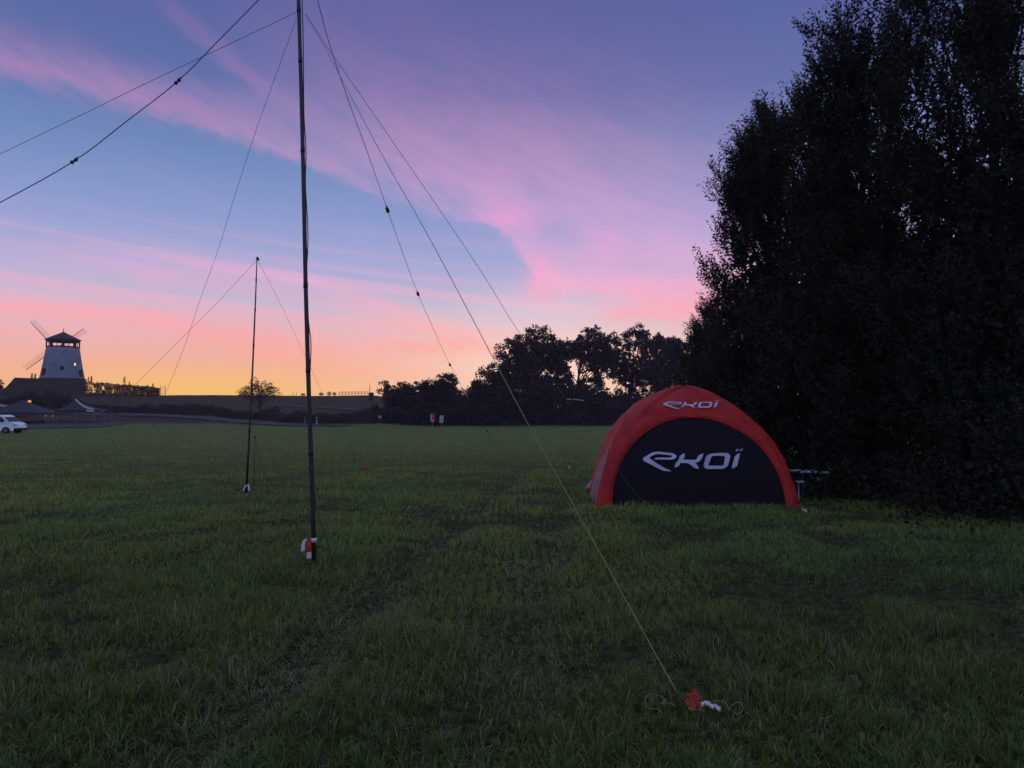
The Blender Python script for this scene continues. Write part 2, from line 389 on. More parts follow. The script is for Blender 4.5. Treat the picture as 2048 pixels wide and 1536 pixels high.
def gmr(v, a, b, c=0., d=1.):
    n = t.nodes.new('ShaderNodeMapRange')
    for i, q in enumerate((a, b, c, d)): n.inputs[i + 1].default_value = q
    t.links.new(v, n.inputs[0]); return n.outputs[0]
n1, tcg = gn(.9); n2, _ = gn(9); n3, _ = gn(.12)
soil = gmix(gmr(n2, .35, .65), (.018, .020, .010, 1), (.055, .062, .024, 1))
green = gmix(gmr(n2, .3, .7), (.09, .12, .030, 1), (.175, .205, .055, 1))
green = gmix(gmr(n1, .35, .65), green, (.115, .115, .045, 1))
sep = t.nodes.new('ShaderNodeSeparateXYZ'); t.links.new(tcg.outputs['Object'], sep.inputs[0])
near = gmr(sep.outputs[1], 12, 40)
fieldc = gmix(near, soil, green)
hill = gmix(gmr(n1, .35, .65), (.052, .034, .026, 1), (.078, .052, .036, 1))
addn = t.nodes.new('ShaderNodeMath'); addn.operation = 'MULTIPLY_ADD'; t.links.new(n3, addn.inputs[0]); addn.inputs[1].default_value = 10.; t.links.new(sep.outputs[1], addn.inputs[2])
t.links.new(gmix(gmr(addn.outputs[0], 105, 110), fieldc, hill), bs.inputs['Base Color'])
bp = t.nodes.new('ShaderNodeBump'); bp.inputs['Strength'].default_value = .9; bp.inputs['Distance'].default_value = .12; t.links.new(n2, bp.inputs['Height']); t.links.new(bp.outputs[0], bs.inputs['Normal'])
g = np_mesh('ground', np.stack([XX, YY, ZZ], -1).reshape(-1, 3), Fq, gm, smooth=True)
tag(g, 'mown pasture running up to the ridge', None, kind='structure')

def strip(name, pts, width, m, label, dz=.05):
    """pts: (px, Y) centre line, draped on the ground"""
    cl = []
    for (a, b) in zip(pts[:-1], pts[1:]):
        for k in range(8):
            q = k / 8.; cl.append(G(a[0] + (b[0] - a[0]) * q, a[1] + (b[1] - a[1]) * q))
    cl.append(G(*pts[-1]))
    V = []; Fs = []; K = 5
    for i, p in enumerate(cl):
        d = (cl[min(i + 1, len(cl) - 1)] - cl[max(i - 1, 0)]); d.z = 0; d.normalize(); nrm = Vector((-d.y, d.x, 0))
        for j in range(K):
            q = p + nrm * width * (j / (K - 1.) - .5) * (1 + .15 * math.sin(i * 1.3)); V.append((q.x, q.y, gz(q.x, q.y) + dz))
    for i in range(len(cl) - 1):
        for j in range(K - 1): Fs.append((i * K + j, i * K + j + 1, (i + 1) * K + j + 1, (i + 1) * K + j))
    return tag(np_mesh(name, V, Fs, m, smooth=True), label, kind='structure')
MT['track'] = mat('track_gravel', (.10, .092, .095), .95, .05, col2=(.07, .066, .062), nscale=.8)
MT['yard'] = mat('yard_gravel', (.085, .08, .082), .95, .05, col2=(.06, .062, .052), nscale=.5)
strip('track', [(150, 118), (250, 116.5), (340, 114), (430, 110), (500, 105), (560, 101), (620, 98.5), (700, 97.5)], 3.6, MT['track'], 'pale gravel track along the far edge of the field', .12)
strip('hill_path', [(540, 131), (620, 128), (700, 124), (750, 122), (790, 120)], 1.6, MT['track'], 'pale path crossing the hillside', .12)
strip('yard', [(-120, 98), (60, 97), (150, 96), (230, 97)], 14, MT['yard'], 'grey gravel yard below the mill', .08)

# ------------------------------------------------------------------ grass
def blades(n, ymin, ymax, power, hmin, hmax, wid, margin=1.12):
    u = R.random(n)
    y = (ymin ** (1 - power) + u * (ymax ** (1 - power) - ymin ** (1 - power))) ** (1 / (1 - power))
    x = (R.random(n) * 2 - 1) * (.683 * margin * y + .5)
    # gather into tufts
    tx = np.floor(x / .11) * .11 + _perm[(np.floor(x / .11).astype(int) * 31 + np.floor(y / .11).astype(int) * 57) & 4095] / 4095. * .11
    ty = np.floor(y / .11) * .11 + _perm[(np.floor(x / .11).astype(int) * 73 + np.floor(y / .11).astype(int) * 19) & 4095] / 4095. * .11
    pull = .55 * (R.random(n) < .75) * (y < 20)
    x0, y0 = x, y
    x = x + (tx - x) * pull; y = y + (ty - y) * pull
    dens = .35 * vn(x, y, .9, 5) + .35 * vn(x, y, .33, 6) + .3 * vn(x, y, 2.1, 12)
    rutm = (np.exp(-((x - (-1.9 + y * .1)) / .26) ** 2) + .4 * np.exp(-((x - (-.45 + y * .1)) / .26) ** 2)) * (.4 + .6 * vn(x, y, 1.3, 14)) * np.clip(1.3 - y / 40., 0, 1)
    bare = sstep(0, 1, (.46 + .06 * sstep(9, 4, y) - dens) / .16)
    keep = R.random(n) > np.maximum(bare * (.62 + .2 * sstep(9, 5, y)), rutm * .6)
    tuft = vn(x, y, .45, 7) * .6 + vn(x, y, 1.6, 8) * .4
    h = (hmin + (hmax - hmin) * R.random(n) ** 1.4) * (.25 + 1.35 * tuft) * (1 - .45 * rutm) * (1 - .45 * bare)
    x, y, h, tuft, dens, rutm = (a[keep] for a in (x, y, h, tuft, dens, rutm)); n = len(x)
    ddx = x - tx[keep]; ddy = y - ty[keep]
    ang = np.arctan2(ddy, ddx) + R.normal(0, 1.0, n); 
    lean = np.abs(R.normal(.45, .35, n)) + rutm * .6
    lie = R.random(n) < .08; lean[lie] += 1.0
    w = wid * (.6 + .8 * R.random(n)) * np.maximum(1, .6 + y / 14.)
    z = ground_z(x, y) - .012
    face = ang + np.pi / 2 + R.normal(0, .7, n)
    wx, wy = np.cos(face) * w / 2, np.sin(face) * w / 2
    lx, ly = np.cos(ang), np.sin(ang)
    K = 4; V = np.zeros((n, 7, 3), np.float32)
    for k, (tt, ww) in enumerate(((0, .8), (.4, 1.0), (.75, .7), (1., 0.))):
        bend = lean * tt ** 1.7
        r = np.sin(np.minimum(bend, 1.45)) * tt * h; zz = np.cos(np.minimum(bend, 1.45)) * tt * h
        cx = x + lx * r; cy = y + ly * r; cz = z + zz
        if k < 3:
            V[:, 2 * k, 0] = cx - wx * ww; V[:, 2 * k, 1] = cy - wy * ww; V[:, 2 * k, 2] = cz
            V[:, 2 * k + 1, 0] = cx + wx * ww; V[:, 2 * k + 1, 1] = cy + wy * ww; V[:, 2 * k + 1, 2] = cz
        else: V[:, 6, 0] = cx; V[:, 6, 1] = cy; V[:, 6, 2] = cz
    b = (np.arange(n) * 7)[:, None]
    tris = np.concatenate([b + np.array([q]) for q in ((0, 1, 3), (0, 3, 2), (2, 3, 5), (2, 5, 4), (4, 5, 6))], 0)
    # colour of each blade, with foreground shading painted in: darker near the camera
    pa = vn(x, y, 2.4, 9); pb = vn(x, y, 9., 10)
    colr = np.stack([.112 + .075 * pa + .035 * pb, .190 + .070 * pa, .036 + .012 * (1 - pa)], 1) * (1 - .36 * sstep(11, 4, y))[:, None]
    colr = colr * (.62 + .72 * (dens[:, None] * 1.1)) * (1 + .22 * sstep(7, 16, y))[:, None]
    colr = colr * (.55 + .75 * R.random((n, 1)))
    straw = R.random(n) < (.05 + .14 * sstep(.55, .8, pa) + .25 * rutm)
    colr[straw] = np.array([.27, .235, .12]) * (.6 + .6 * R.random((straw.sum(), 1)))
    cool = (R.random(n) < .3); colr[cool] *= np.array([.7, .9, 1.3])
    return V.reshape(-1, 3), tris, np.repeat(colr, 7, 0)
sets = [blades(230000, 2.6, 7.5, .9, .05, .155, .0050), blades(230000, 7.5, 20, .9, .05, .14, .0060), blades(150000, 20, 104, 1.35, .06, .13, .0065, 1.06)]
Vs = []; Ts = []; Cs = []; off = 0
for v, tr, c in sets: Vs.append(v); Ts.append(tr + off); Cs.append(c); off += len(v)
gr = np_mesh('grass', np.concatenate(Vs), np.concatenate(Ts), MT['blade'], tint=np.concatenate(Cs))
tag(gr, 'rough green pasture grass with dry straw blades', 'grass', kind='stuff')
del Vs, Ts, Cs, sets

# ------------------------------------------------------------------ foliage
def quads_from(pc, d, side, L, Wd):
    """leaf rhombs: base pc, direction d, side vector, lengths"""
    n = len(pc); V = np.zeros((n, 4, 3), np.float32)
    V[:, 0] = pc; V[:, 1] = pc + d * (L * .45)[:, None] + side * (Wd / 2)[:, None]
    V[:, 2] = pc + d * L[:, None]; V[:, 3] = pc + d * (L * .45)[:, None] - side * (Wd / 2)[:, None]
    return V.reshape(-1, 3), (np.arange(n)[:, None] * 4 + np.arange(4)[None])
def unit(a): return a / np.maximum(np.linalg.norm(a, axis=-1, keepdims=True), 1e-9)
def limb(mb, a, b, r0, r1, wob=.12, n=6, sides=6):
    a = Vector(a); b = Vector(b); L = (b - a).length; pts = []
    for i in range(n + 1):
        q = i / n; p = a.lerp(b, q); s = math.sin(q * math.pi) * wob * L
        pts.append(p + Vector((random.uniform(-1, 1), random.uniform(-1, 1), random.uniform(0, 1))) * s * .5)
    pts[0] = a; pts[-1] = b
    mb.tube(pts, [r0 + (r1 - r0) * i / n for i in range(n + 1)], sides); return pts
def shoot_tree(label, base, blobs, nshoot, leafL=.108, fill=4000, fillL=.2, shootL=(.55, 1.7), group=None, trunk_r=.16, name='leafy_tree', tintk=1.0, sinkz=None, upness=1.0):
    t0 = thing(name, base, label, 'tree', group)
    B = np.array(blobs, float)   # world cx cy cz rx ry rz
    area = B[:, 3] * B[:, 4] + B[:, 3] * B[:, 5] + B[:, 4] * B[:, 5]
    npl = max(8, nshoot // 30)
    bi = R.choice(len(B), npl, p=area / area.sum())
    d = unit(R.normal(size=(npl, 3))); low_ = d[:, 2] < -.3; d[low_, 2] *= -.4; d = unit(d)
    rad = .55 + .42 * R.random(npl)
    pc0 = B[bi, :3] + d * B[bi, 3:6] * rad[:, None]
    ax0 = unit(d * .6 * np.array([1, 1, .5]) + np.array([0, 0, 1.0 * upness]) + R.normal(0, .16, (npl, 3)))
    pl_l = (.7 + 1.3 * R.random(npl) ** 1.3) * (shootL[1] / 1.7)
    k_ = R.integers(0, npl, nshoot); along = R.random(nshoot) ** .8
    wid_ = .20 * (1.1 - along) + .03
    st = pc0[k_] + ax0[k_] * (pl_l[k_] * (along - .45))[:, None] + R.normal(0, 1, (nshoot, 3)) * (wid_ * (.6 + .5 * pl_l[k_]))[:, None]
    dirn = unit(ax0[k_] * 1.2 + R.normal(0, .28, (nshoot, 3)) + unit(st - pc0[k_]) * .3)
    L = (shootL[0] * .7 + .45 * R.random(nshoot)) * (shootL[1] / 1.7)
    st = st - dirn * (L * .3)[:, None]
    gzz = ground_z(st[:, 0], st[:, 1]); ok = st[:, 2] > gzz + .05
    st, dirn, L = st[ok], dirn[ok], L[ok]; nshoot = len(st)
    # twigs: three-sided
    tw_d = dirn; tmp = unit(np.cross(tw_d, R.normal(size=(nshoot, 3)))); tmp2 = np.cross(tw_d, tmp)
    V = []; Fs = []; T = []; off = 0
    a = st; b = st + dirn * L[:, None]; rr = .006
    tv = np.zeros((nshoot, 6, 3), np.float32)
    for k in range(3):
        an = 2 * np.pi * k / 3; o = (tmp * np.cos(an) + tmp2 * np.sin(an)) * rr
        tv[:, k] = a + o; tv[:, 3 + k] = b + o * .3
    tb = (np.arange(nshoot) * 6)[:, None]
    tf = np.concatenate([tb + np.array([[k, (k + 1) % 3, 3 + (k + 1) % 3, 3 + k]]) for k in range(3)], 0)
    V.append(tv.reshape(-1, 3)); Fs.append(tf); T.append(np.tile(np.array([[.035, .026, .02]]), (nshoot * 6, 1))); off += nshoot * 6
    # leaves along shoots
    per = 13
    q = (np.arange(per) + .5) / per
    q = np.tile(q, (nshoot, 1)) + R.normal(0, .02, (nshoot, per))
    pc = (a[:, None] + dirn[:, None] * (L[:, None] * q)[..., None]).reshape(-1, 3)
    phase = R.random((nshoot, 1)) * 6.28 + np.arange(per)[None] * 2.4 + R.normal(0, .3, (nshoot, per))
    rad_d = tmp[:, None] * np.cos(phase)[..., None] + tmp2[:, None] * np.sin(phase)[..., None]
    ld = unit(rad_d * .95 + dirn[:, None] * .65 + R.normal(0, .18, (nshoot, per, 3))).reshape(-1, 3)
    sd_ = unit(np.cross(ld, R.normal(size=ld.shape) * .5 + np.repeat(dirn, per, 0)))
    Ll = leafL * (.7 + .6 * R.random(len(pc))) * (1.05 - .35 * q.reshape(-1))
    v, f = quads_from(pc, ld, sd_, Ll, Ll * .44); V.append(v); Fs.append(f + off); off += len(v)
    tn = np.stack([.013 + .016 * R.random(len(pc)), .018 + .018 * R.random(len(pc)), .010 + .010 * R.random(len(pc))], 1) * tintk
    T.append(np.repeat(tn, 4, 0))
    # inner foliage, bigger leaves facing anywhere
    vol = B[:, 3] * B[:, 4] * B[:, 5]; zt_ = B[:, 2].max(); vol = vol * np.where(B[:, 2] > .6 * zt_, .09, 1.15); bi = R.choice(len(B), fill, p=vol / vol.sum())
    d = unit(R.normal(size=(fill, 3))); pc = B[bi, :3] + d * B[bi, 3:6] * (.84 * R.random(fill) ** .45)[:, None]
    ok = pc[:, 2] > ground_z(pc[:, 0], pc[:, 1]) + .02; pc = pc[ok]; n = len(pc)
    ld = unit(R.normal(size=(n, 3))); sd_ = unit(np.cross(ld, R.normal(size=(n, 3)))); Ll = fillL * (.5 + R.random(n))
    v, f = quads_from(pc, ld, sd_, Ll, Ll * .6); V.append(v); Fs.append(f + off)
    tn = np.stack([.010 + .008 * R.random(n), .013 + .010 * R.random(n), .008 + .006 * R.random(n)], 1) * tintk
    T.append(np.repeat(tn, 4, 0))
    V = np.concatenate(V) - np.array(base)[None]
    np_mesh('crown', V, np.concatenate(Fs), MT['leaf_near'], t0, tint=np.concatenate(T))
    mb = MB(); bx = Vector(base)
    top = max(blobs, key=lambda q_: q_[2])
    tp = limb(mb, bx - Vector((0, 0, .2)), Vector(top[:3]), trunk_r, trunk_r * .25, .05, 8, 8)
    for bl in blobs:
        s = tp[random.randint(1, 5)]
        for _ in range(3):
            e = Vector(bl[:3]) + Vector((random.uniform(-1, 1) * bl[3], random.uniform(-1, 1) * bl[4], random.uniform(0, 1) * bl[5])) * .7
            limb(mb, s, e, trunk_r * .4, .015, .12, 6, 5)
    mb.build('trunk', MT['bark'], t0, True, world=True)
    return t0
def bl(px, py, Y, rx, ry, rz):   # blob from where it stands: sizes in metres
    p = P(px, py, Y); return (p.x, p.y, p.z, rx, ry, rz)

# the tall leafy trees on the right, nearest last
shoot_tree('largest dark leafy tree at the right edge, its top out of view', tuple(G(2010, 12.6)),
    [bl(2080, 110, 13.2, 1.6, 1.5, 1.7), bl(1890, 130, 13.6, 1.1, 1.3, 1.5), bl(1990, 40, 13.6, 1.1, 1.2, 1.2), bl(1950, 290, 13.4, 1.5, 1.4, 1.2), bl(1980, 560, 13, 1.6, 1.4, 1.2), bl(2020, 420, 12.8, 1.7, 1.7, 1.8), bl(1890, 420, 14, 1.5, 1.5, 1.7), bl(2050, 700, 12.4, 1.7, 1.5, 1.6), bl(1900, 700, 13.4, 1.5, 1.4, 1.8), bl(2060, 920, 11.9, 1.4, 1.0, 1.1), bl(1930, 900, 12.9, 1.2, 1.1, 1.2), bl(2200, 600, 13, 2, 2, 3.5), bl(2010, 640, 12.8, 1.6, 1.5, 1.6), bl(1990, 800, 12.8, 1.6, 1.3, 1.3)],
    7600, fill=22000, fillL=.15)
shoot_tree('dark leafy tree with an even row of upright shoots behind the folding table', tuple(G(1740, 15.4)),
    [bl(1770, 170, 16.2, .95, 1.2, 1.4), bl(1712, 150, 16.4, .5, .8, 1.35), bl(1668, 210, 16.5, .35, .7, 1.2), bl(1640, 300, 16.6, .7, .9, 1.3), bl(1730, 320, 16.2, 1.2, 1.2, 1.0), bl(1720, 550, 15.6, 1.4, 1.3, 1.0), bl(1730, 770, 15, 1.4, 1.1, 1.0), bl(1740, 430, 15.9, 1.45, 1.5, 1.7), bl(1650, 480, 16.6, 1.0, 1.2, 1.6), bl(1760, 650, 15.2, 1.4, 1.4, 1.6), bl(1660, 700, 15.7, 1.2, 1.3, 1.6), bl(1770, 850, 14.4, 1.3, 1.0, 1.3), bl(1690, 900, 14.6, 1.0, .8, 1.0)],
    6600, fill=17000, fillL=.16)
shoot_tree('dark rounded leafy tree with a ragged left edge directly right of the red tent', tuple(G(1560, 19.5)),
    [bl(1585, 320, 20.5, 1.1, 1.5, 1.7), bl(1530, 370, 20.5, .85, 1.2, 1.6), bl(1514, 400, 20.5, .4, .8, 1.4), bl(1492, 420, 20.6, .45, .8, 1.3), bl(1486, 520, 20.4, .6, .8, .9), bl(1610, 500, 20, 1.5, 1.6, 1.7), bl(1490, 450, 20.8, .65, .9, 1.1), bl(1520, 600, 20, 1.2, 1.4, 1.2), bl(1600, 680, 19.2, 1.6, 1.5, 1.6), bl(1510, 730, 19.6, 1.1, 1.2, 1.1), bl(1600, 860, 18.4, 1.6, 1.2, 1.4), bl(1500, 850, 19.6, 1.2, 1.0, 1.2), bl(1690, 780, 18.5, 1.3, 1.2, 2.4)],
    6400, leafL=.12, fill=12000, fillL=.18)
shoot_tree('smaller leafy tree half hidden behind the peak of the red tent', tuple(G(1450, 33)),
    [bl(1455, 660, 34, 1.2, 1.4, 1.3), bl(1425, 700, 34, 1.0, 1.2, 1.1), bl(1470, 760, 33, 1.6, 1.6, 1.5), bl(1420, 780, 33.5, 1.1, 1.2, 1.2), bl(1400, 745, 35, .7, .9, 1.0)],
    4200, leafL=.13, fill=5000, fillL=.26, shootL=(.6, 1.5), tintk=1.2)

def clump_tree(label, px, Y, blobs, ncl, per=55, leaf=.3, cr=.75, group=None, name='tree', trunk_r=.3, open_=.0, tint=(.035, .026, .026)):
    base = G(px, Y)
    t0 = thing(name, base, label, 'tree', group)
    B = np.array([bl(*b) for b in blobs], float)
    area = B[:, 3] * B[:, 4] + B[:, 3] * B[:, 5] + B[:, 4] * B[:, 5]
    bi = R.choice(len(B), ncl, p=area / area.sum()); d = unit(R.normal(size=(ncl, 3)))
    cc = B[bi, :3] + d * B[bi, 3:6] * (open_ + (1 - open_) * R.random(ncl) ** .5)[:, None]
    ci = np.repeat(np.arange(ncl), per); n = len(ci)
    dd = unit(R.normal(size=(n, 3))) * (R.random(n) ** .4)[:, None] * np.array([1, 1, .55]) * (cr * (.6 + .8 * R.random(ncl)))[ci][:, None]
    dd[:, 2] -= .5 * (dd[:, 0] ** 2 + dd[:, 1] ** 2) / cr    # drooping umbrella-like sprays
    pc = cc[ci] + dd
    ok = pc[:, 2] > ground_z(pc[:, 0], pc[:, 1]); pc = pc[ok]; n = len(pc)
    ld = unit(R.normal(size=(n, 3))); sd_ = unit(np.cross(ld, R.normal(size=(n, 3)))); Ll = leaf * (.6 + .8 * R.random(n))
    v, f = quads_from(pc, ld, sd_, Ll, Ll * .6)
    tn = np.array(tint) * (.7 + .6 * R.random((n, 1)))
    np_mesh('crown', v - np.array(base)[None], f, MT['leaf_far'], t0, tint=np.repeat(tn, 4, 0))
    mb = MB(); mid = Vector(B[:, :3].mean(0))
    tp = limb(mb, base - Vector((0, 0, .3)), Vector((base.x * .6 + mid.x * .4, base.y * .6 + mid.y * .4, max(mid.z, base.z + 1))), trunk_r, trunk_r * .5, .03, 6, 7)
    for k in range(min(ncl, 34)):
        limb(mb, tp[random.randint(2, 6)], Vector(cc[k]), trunk_r * .28, .03, .1, 5, 4)
    mb.build('trunk', MT['bark'], t0, True, world=True)
    return t0
GT = None
clump_tree('largest spreading tree of the far wood, left of the sky gap, with arching sprays', 1085, 112,
    [(1070, 690, 112, 3.6, 3.5, 3.2), (1110, 705, 112, 3.0, 3, 2.8), (1035, 720, 112, 3.6, 3, 3.6), (1060, 770, 111, 5.0, 3.5, 4.5), (1010, 745, 113, 2.6, 2.5, 2.6), (985, 775, 112, 3.2, 2.5, 3.4), (1060, 800, 110, 6.0, 3, 3.0)], 640, 64, .34, .85)
clump_tree('flat spray-crowned tree of the far wood arching over the brightest sky gap', 1150, 116,
    [(1190, 680, 116, 3.0, 3, 2.0), (1150, 695, 116, 2.6, 3, 1.8), (1215, 700, 116, 2.8, 3, 2.4), (1180, 715, 116, 3.0, 3, 1.4), (1180, 795, 115, 5.0, 3, 1.6), (1125, 740, 116, 1.6, 2, 3.2), (1195, 750, 116, 1.1, 1.5, 2.5), (1205, 720, 116, 2.6, 2.5, 2.2), (1110, 720, 116, 2.2, 2.5, 3.0), (1170, 770, 115, 3.4, 2.5, 1.4), (1225, 735, 115, 1.2, 2, 2.2)], 450, 56, .32, .7)
clump_tree('thin see-through tree of the far wood with round crown, right of the sky gap', 1262, 118,
    [(1265, 676, 118, 3.4, 3, 2.3), (1300, 685, 118, 2.4, 3, 2.2), (1240, 715, 118, 2.8, 3, 2.6), (1290, 710, 118, 2.6, 3, 2.8), (1265, 750, 118, 3.4, 3, 2.2), (1280, 790, 117, 4.5, 3, 2.4), (1255, 740, 117, 2.2, 3, 2.6), (1225, 800, 117, 3, 3, 2)], 400, 50, .30, .6)
clump_tree('low tree of the far wood nearest the red tent', 1335, 114,
    [(1335, 704, 114, 2.8, 2.5, 2.6), (1320, 750, 114, 3.4, 3, 2.6), (1365, 745, 113, 2.6, 2.5, 2.4), (1330, 800, 112, 4, 3, 2.6), (1390, 715, 113, 2.6, 2.4, 3.2), (1350, 700, 113, 2.2, 2.2, 2.2), (1380, 770, 112, 3.0, 2.4, 3), (1305, 735, 112, 2.0, 2.4, 3.0)], 620, 54, .32, .7)
clump_tree('small round open-crowned tree standing beside the pole at the ridge', 776, 113,
    [(772, 778, 113, 1.5, 1.5, 1.5), (785, 795, 113, 1.5, 1.5, 1.2)], 60, 45, .22, .42, trunk_r=.12)
clump_tree('broad dome-shaped bush behind the red board', 840, 108,
    [(815, 800, 108, 2.6, 2, 2.2), (850, 790, 108, 2.6, 2, 2.4), (835, 820, 107, 4.8, 2, 2.6), (810, 798, 107, 3.0, 2, 2.4)], 420, 60, .26, .6, name='bush', trunk_r=.12)
clump_tree('taller ragged bush behind the white board', 895, 108,
    [(893, 772, 108, 1.9, 2, 2.0), (870, 785, 108, 2.2, 2, 2.2), (915, 800, 108, 2.2, 2, 1.8), (900, 815, 107, 4.4, 2, 3.0)], 400, 60, .26, .6, name='bush', trunk_r=.12)
clump_tree('bushy small tree between the white board and the largest tree', 960, 108,
    [(955, 790, 108, 1.8, 2, 2.2), (985, 785, 108, 2.6, 2, 2.6), (970, 815, 107, 4.2, 2, 3.2)], 340, 60, .28, .6, name='bush', trunk_r=.14)
clump_tree('sparse lone shrub-like tree breaking the skyline left of the tall mast', 520, 113,
    [(515, 772, 113, 1.7, 1.5, 1.3), (540, 778, 113, 1.3, 1.3, 1.2), (490, 784, 113, 1.4, 1.3, .9), (520, 785, 113, 3.4, 1.6, 1.0)], 150, 28, .16, .42, trunk_r=.1, tint=(.07, .04, .03))
clump_tree('dark tree cut off by the left edge beside the mill', -14, 150, [(-12, 795, 150, 2.0, 2, 3.0), (-10, 775, 150, 1.6, 1.6, 2.0)], 60, 40, .3, .6, trunk_r=.14)

def thicket(name, label, boxes, n, leaf, tint, cat='undergrowth', kind='stuff'):
    V = []; Fs = []; T = []; off = 0
    tot = sum((b[1] - b[0]) for b in boxes)
    for (px0, px1, Y0, Y1, h0, h1) in boxes:
        k = int(n * (px1 - px0) / tot); q = R.random(k); Yc = Y0 + (Y1 - Y0) * q + R.normal(0, .9, k)
        px = px0 + (px1 - px0) * q; x = (px - CX) / F * Yc
        hh = (h0 + (h1 - h0) * q) * (.55 + .75 * vn(x, Yc * 0, 2.2, 21)) * (.8 + .4 * vn(x, Yc * 0, .7, 22))
        z = ground_z(x, Yc) + hh * R.random(k) ** .8
        pc = np.stack([x, Yc, z], 1); ld = unit(R.normal(size=(k, 3))); sd_ = unit(np.cross(ld, R.normal(size=(k, 3)))); Ll = leaf * (.6 + .8 * R.random(k))
        v, f = quads_from(pc, ld, sd_, Ll, Ll * .6); V.append(v); Fs.append(f + off); off += len(v)
        T.append(np.repeat(np.array(tint) * (.6 + .8 * R.random((k, 1))), 4, 0))
    return tag(np_mesh(name, np.concatenate(V), np.concatenate(Fs), MT['leaf_far'], tint=np.concatenate(T)), label, cat, kind=kind)
thicket('undergrowth', 'dark undergrowth filling the foot of the far wood', [(745, 1000, 105, 106, 2.6, 3.8), (1000, 1480, 107, 107, 4.2, 4.6), (1080, 1480, 111, 111, 5.2, 5.2)], 64000, .34, (.026, .022, .026))
thicket('undergrowth', 'dark brambles along the foot of the hillside beside the track', [(215, 430, 121, 115, 1.0, 1.4), (430, 560, 113, 106, 1.5, 1.7), (560, 750, 104, 103, 1.7, 1.8)], 17000, .24, (.045, .034, .032))
thicket('undergrowth', 'dark shrubs on the bank below the mill', [(-60, 90, 124, 124, 2.6, 3.0), (90, 235, 122, 118, 3.0, 1.3)], 12000, .3, (.036, .03, .032))
thicket('undergrowth', 'low dark scrub at the base of the right-hand trees', [(1560, 1800, 16.2, 13.8, .5, .7), (1800, 2120, 12.9, 11.4, .6, .8)], 9000, .09, (.016, .02, .012))

# ------------------------------------------------------------------ windmill
MY = 150.0
mc = P(124.5, 758, MY); zc = lambda py: P(124.5, py, MY).z
zb = zc(759); mill = thing('windmill', (mc.x, MY, zb), 'white round tower mill with dark conical cap and four lattice sails', 'windmill')
Hh = lambda py: zc(py) - zb
mb = MB(); prof = [(4.02, -1.4), (4.02, 0)] + [(4.02 + (2.92 - 4.02) * (q ** .85), Hh(696) * q) for q in [i / 8 for i in range(1, 9)]] + [(2.6, Hh(696) + .01)]
mb.lathe(prof, (0, 0, 0), 40); mb.build('tower', MT['mill_wall'], mill, True)
mb = MB(); mb.lathe([(4.1, -.25), (4.25, -.2), (4.25, .12), (4.1, .16)], (0, 0, 0), 40); mb.build('plinth', MT['mill_dark'], mill, True)
z0, z1 = Hh(696), Hh(680)
A8 = math.atan2(-MY, -mc.x)
mb = MB(); mb.lathe([(2.75, z0), (2.98, z0), (2.98, z0 + .28), (2.75, z0 + .28), (2.75, z0)], (0, 0, 0), 8, a0=A8)
mb.lathe([(2.7, z1 - .45), (2.92, z1 - .45), (2.92, z1), (2.7, z1), (2.7, z1 - .45)], (0, 0, 0), 8, a0=A8)
for k in range(8):
    a = A8 + 2 * math.pi * k / 8; mb.box((2.84 * math.cos(a), 2.84 * math.sin(a), (z0 + z1) / 2), (.26, .5, z1 - z0), a)
    a += math.pi / 8; mb.box((2.64 * math.cos(a), 2.64 * math.sin(a), (z0 + z1) / 2), (.12, .12, z1 - z0), a) if k % 2 else None
mb.build('lantern_gallery', MT['mill_dark'], mill)
mb = MB(); za = Hh(664)
mb.lathe([(0.0, z1 + .02), (3.2, z1 - .1), (3.28, z1 + .02), (1.9, z1 + .72), (.12, za), (0, za)], (0, 0, 0), 8, a0=A8); rf = mb.build('roof', MT['mill_roof'], mill)
mb = MB(); mb.tube([(0, 0, za - .1), (0, 0, za + .3), (0, 0, za + .85)], [.1, .07, .02], 6); mb.lathe([(.02, za + .3), (.14, za + .38), (.02, za + .46)], (0, 0, 0), 8); mb.build('finial', MT['mill_dark'], rf)
vd = Vector((-mc.x, -MY, 0)).normalized(); sdv = Vector((-vd.y, vd.x, 0))   # towards camera; sideways (image right = ?)
if sdv.x < 0: sdv = -sdv
def tower_r(z): return 4.02 + (2.92 - 4.02) * (max(z, 0) / Hh(696)) ** .85
def on_tower(name, dpx, py, w, h, m, frame=True):
    z = Hh(py); r = tower_r(z); off = dpx / 11.7; off = max(-r * .96, min(r * .96, off))
    p = sdv * off + vd * math.sqrt(r * r - off * off); nrm = p.normalized()
    a = math.atan2(nrm.y, nrm.x)
    o = MB().box(p + Vector((0, 0, z)) + nrm * .0, (.16, w, h), a).build(name, m, mill)
    if frame and w > .3:
        f = MB()
        for sgn in (-1, 1): f.box(p + Vector((0, 0, z + sgn * (h / 2 + .04))), (.2, w + .16, .08), a)
        tv = Vector((-nrm.y, nrm.x, 0))
        for sgn in (-1, 1): f.box(p + tv * sgn * (w / 2 + .04) + Vector((0, 0, z)), (.2, .08, h), a)
        f.build('frame', MT['mill_dark'], o)
    return o
on_tower('window', -1.0, 738, .55, .6, MT['hole'])
on_tower('lit_window', 24, 729.5, .42, .55, MT['lamp'])['label'] = 'small window glowing yellow'
on_tower('door', -37, 748, .9, 1.9, MT['mill_dark'], False); on_tower('door', 37, 750, .9, 1.9, MT['mill_dark'], False)
axd = (-vd * 4.6 - sdv * 1.3); hubc = axd + Vector((0, 0, Hh(695.6) + .1)); an = axd.normalized(); hv = Vector((an.y, -an.x, 0)) ; 
if hv.dot(sdv) < 0: hv = -hv
mb = MB(); mb.tube([Vector((0, 0, hubc.z)) - vd * 1.0, hubc + an * .4], .22, 8); mb.build('windshaft', MT['mill_dark'], mill)
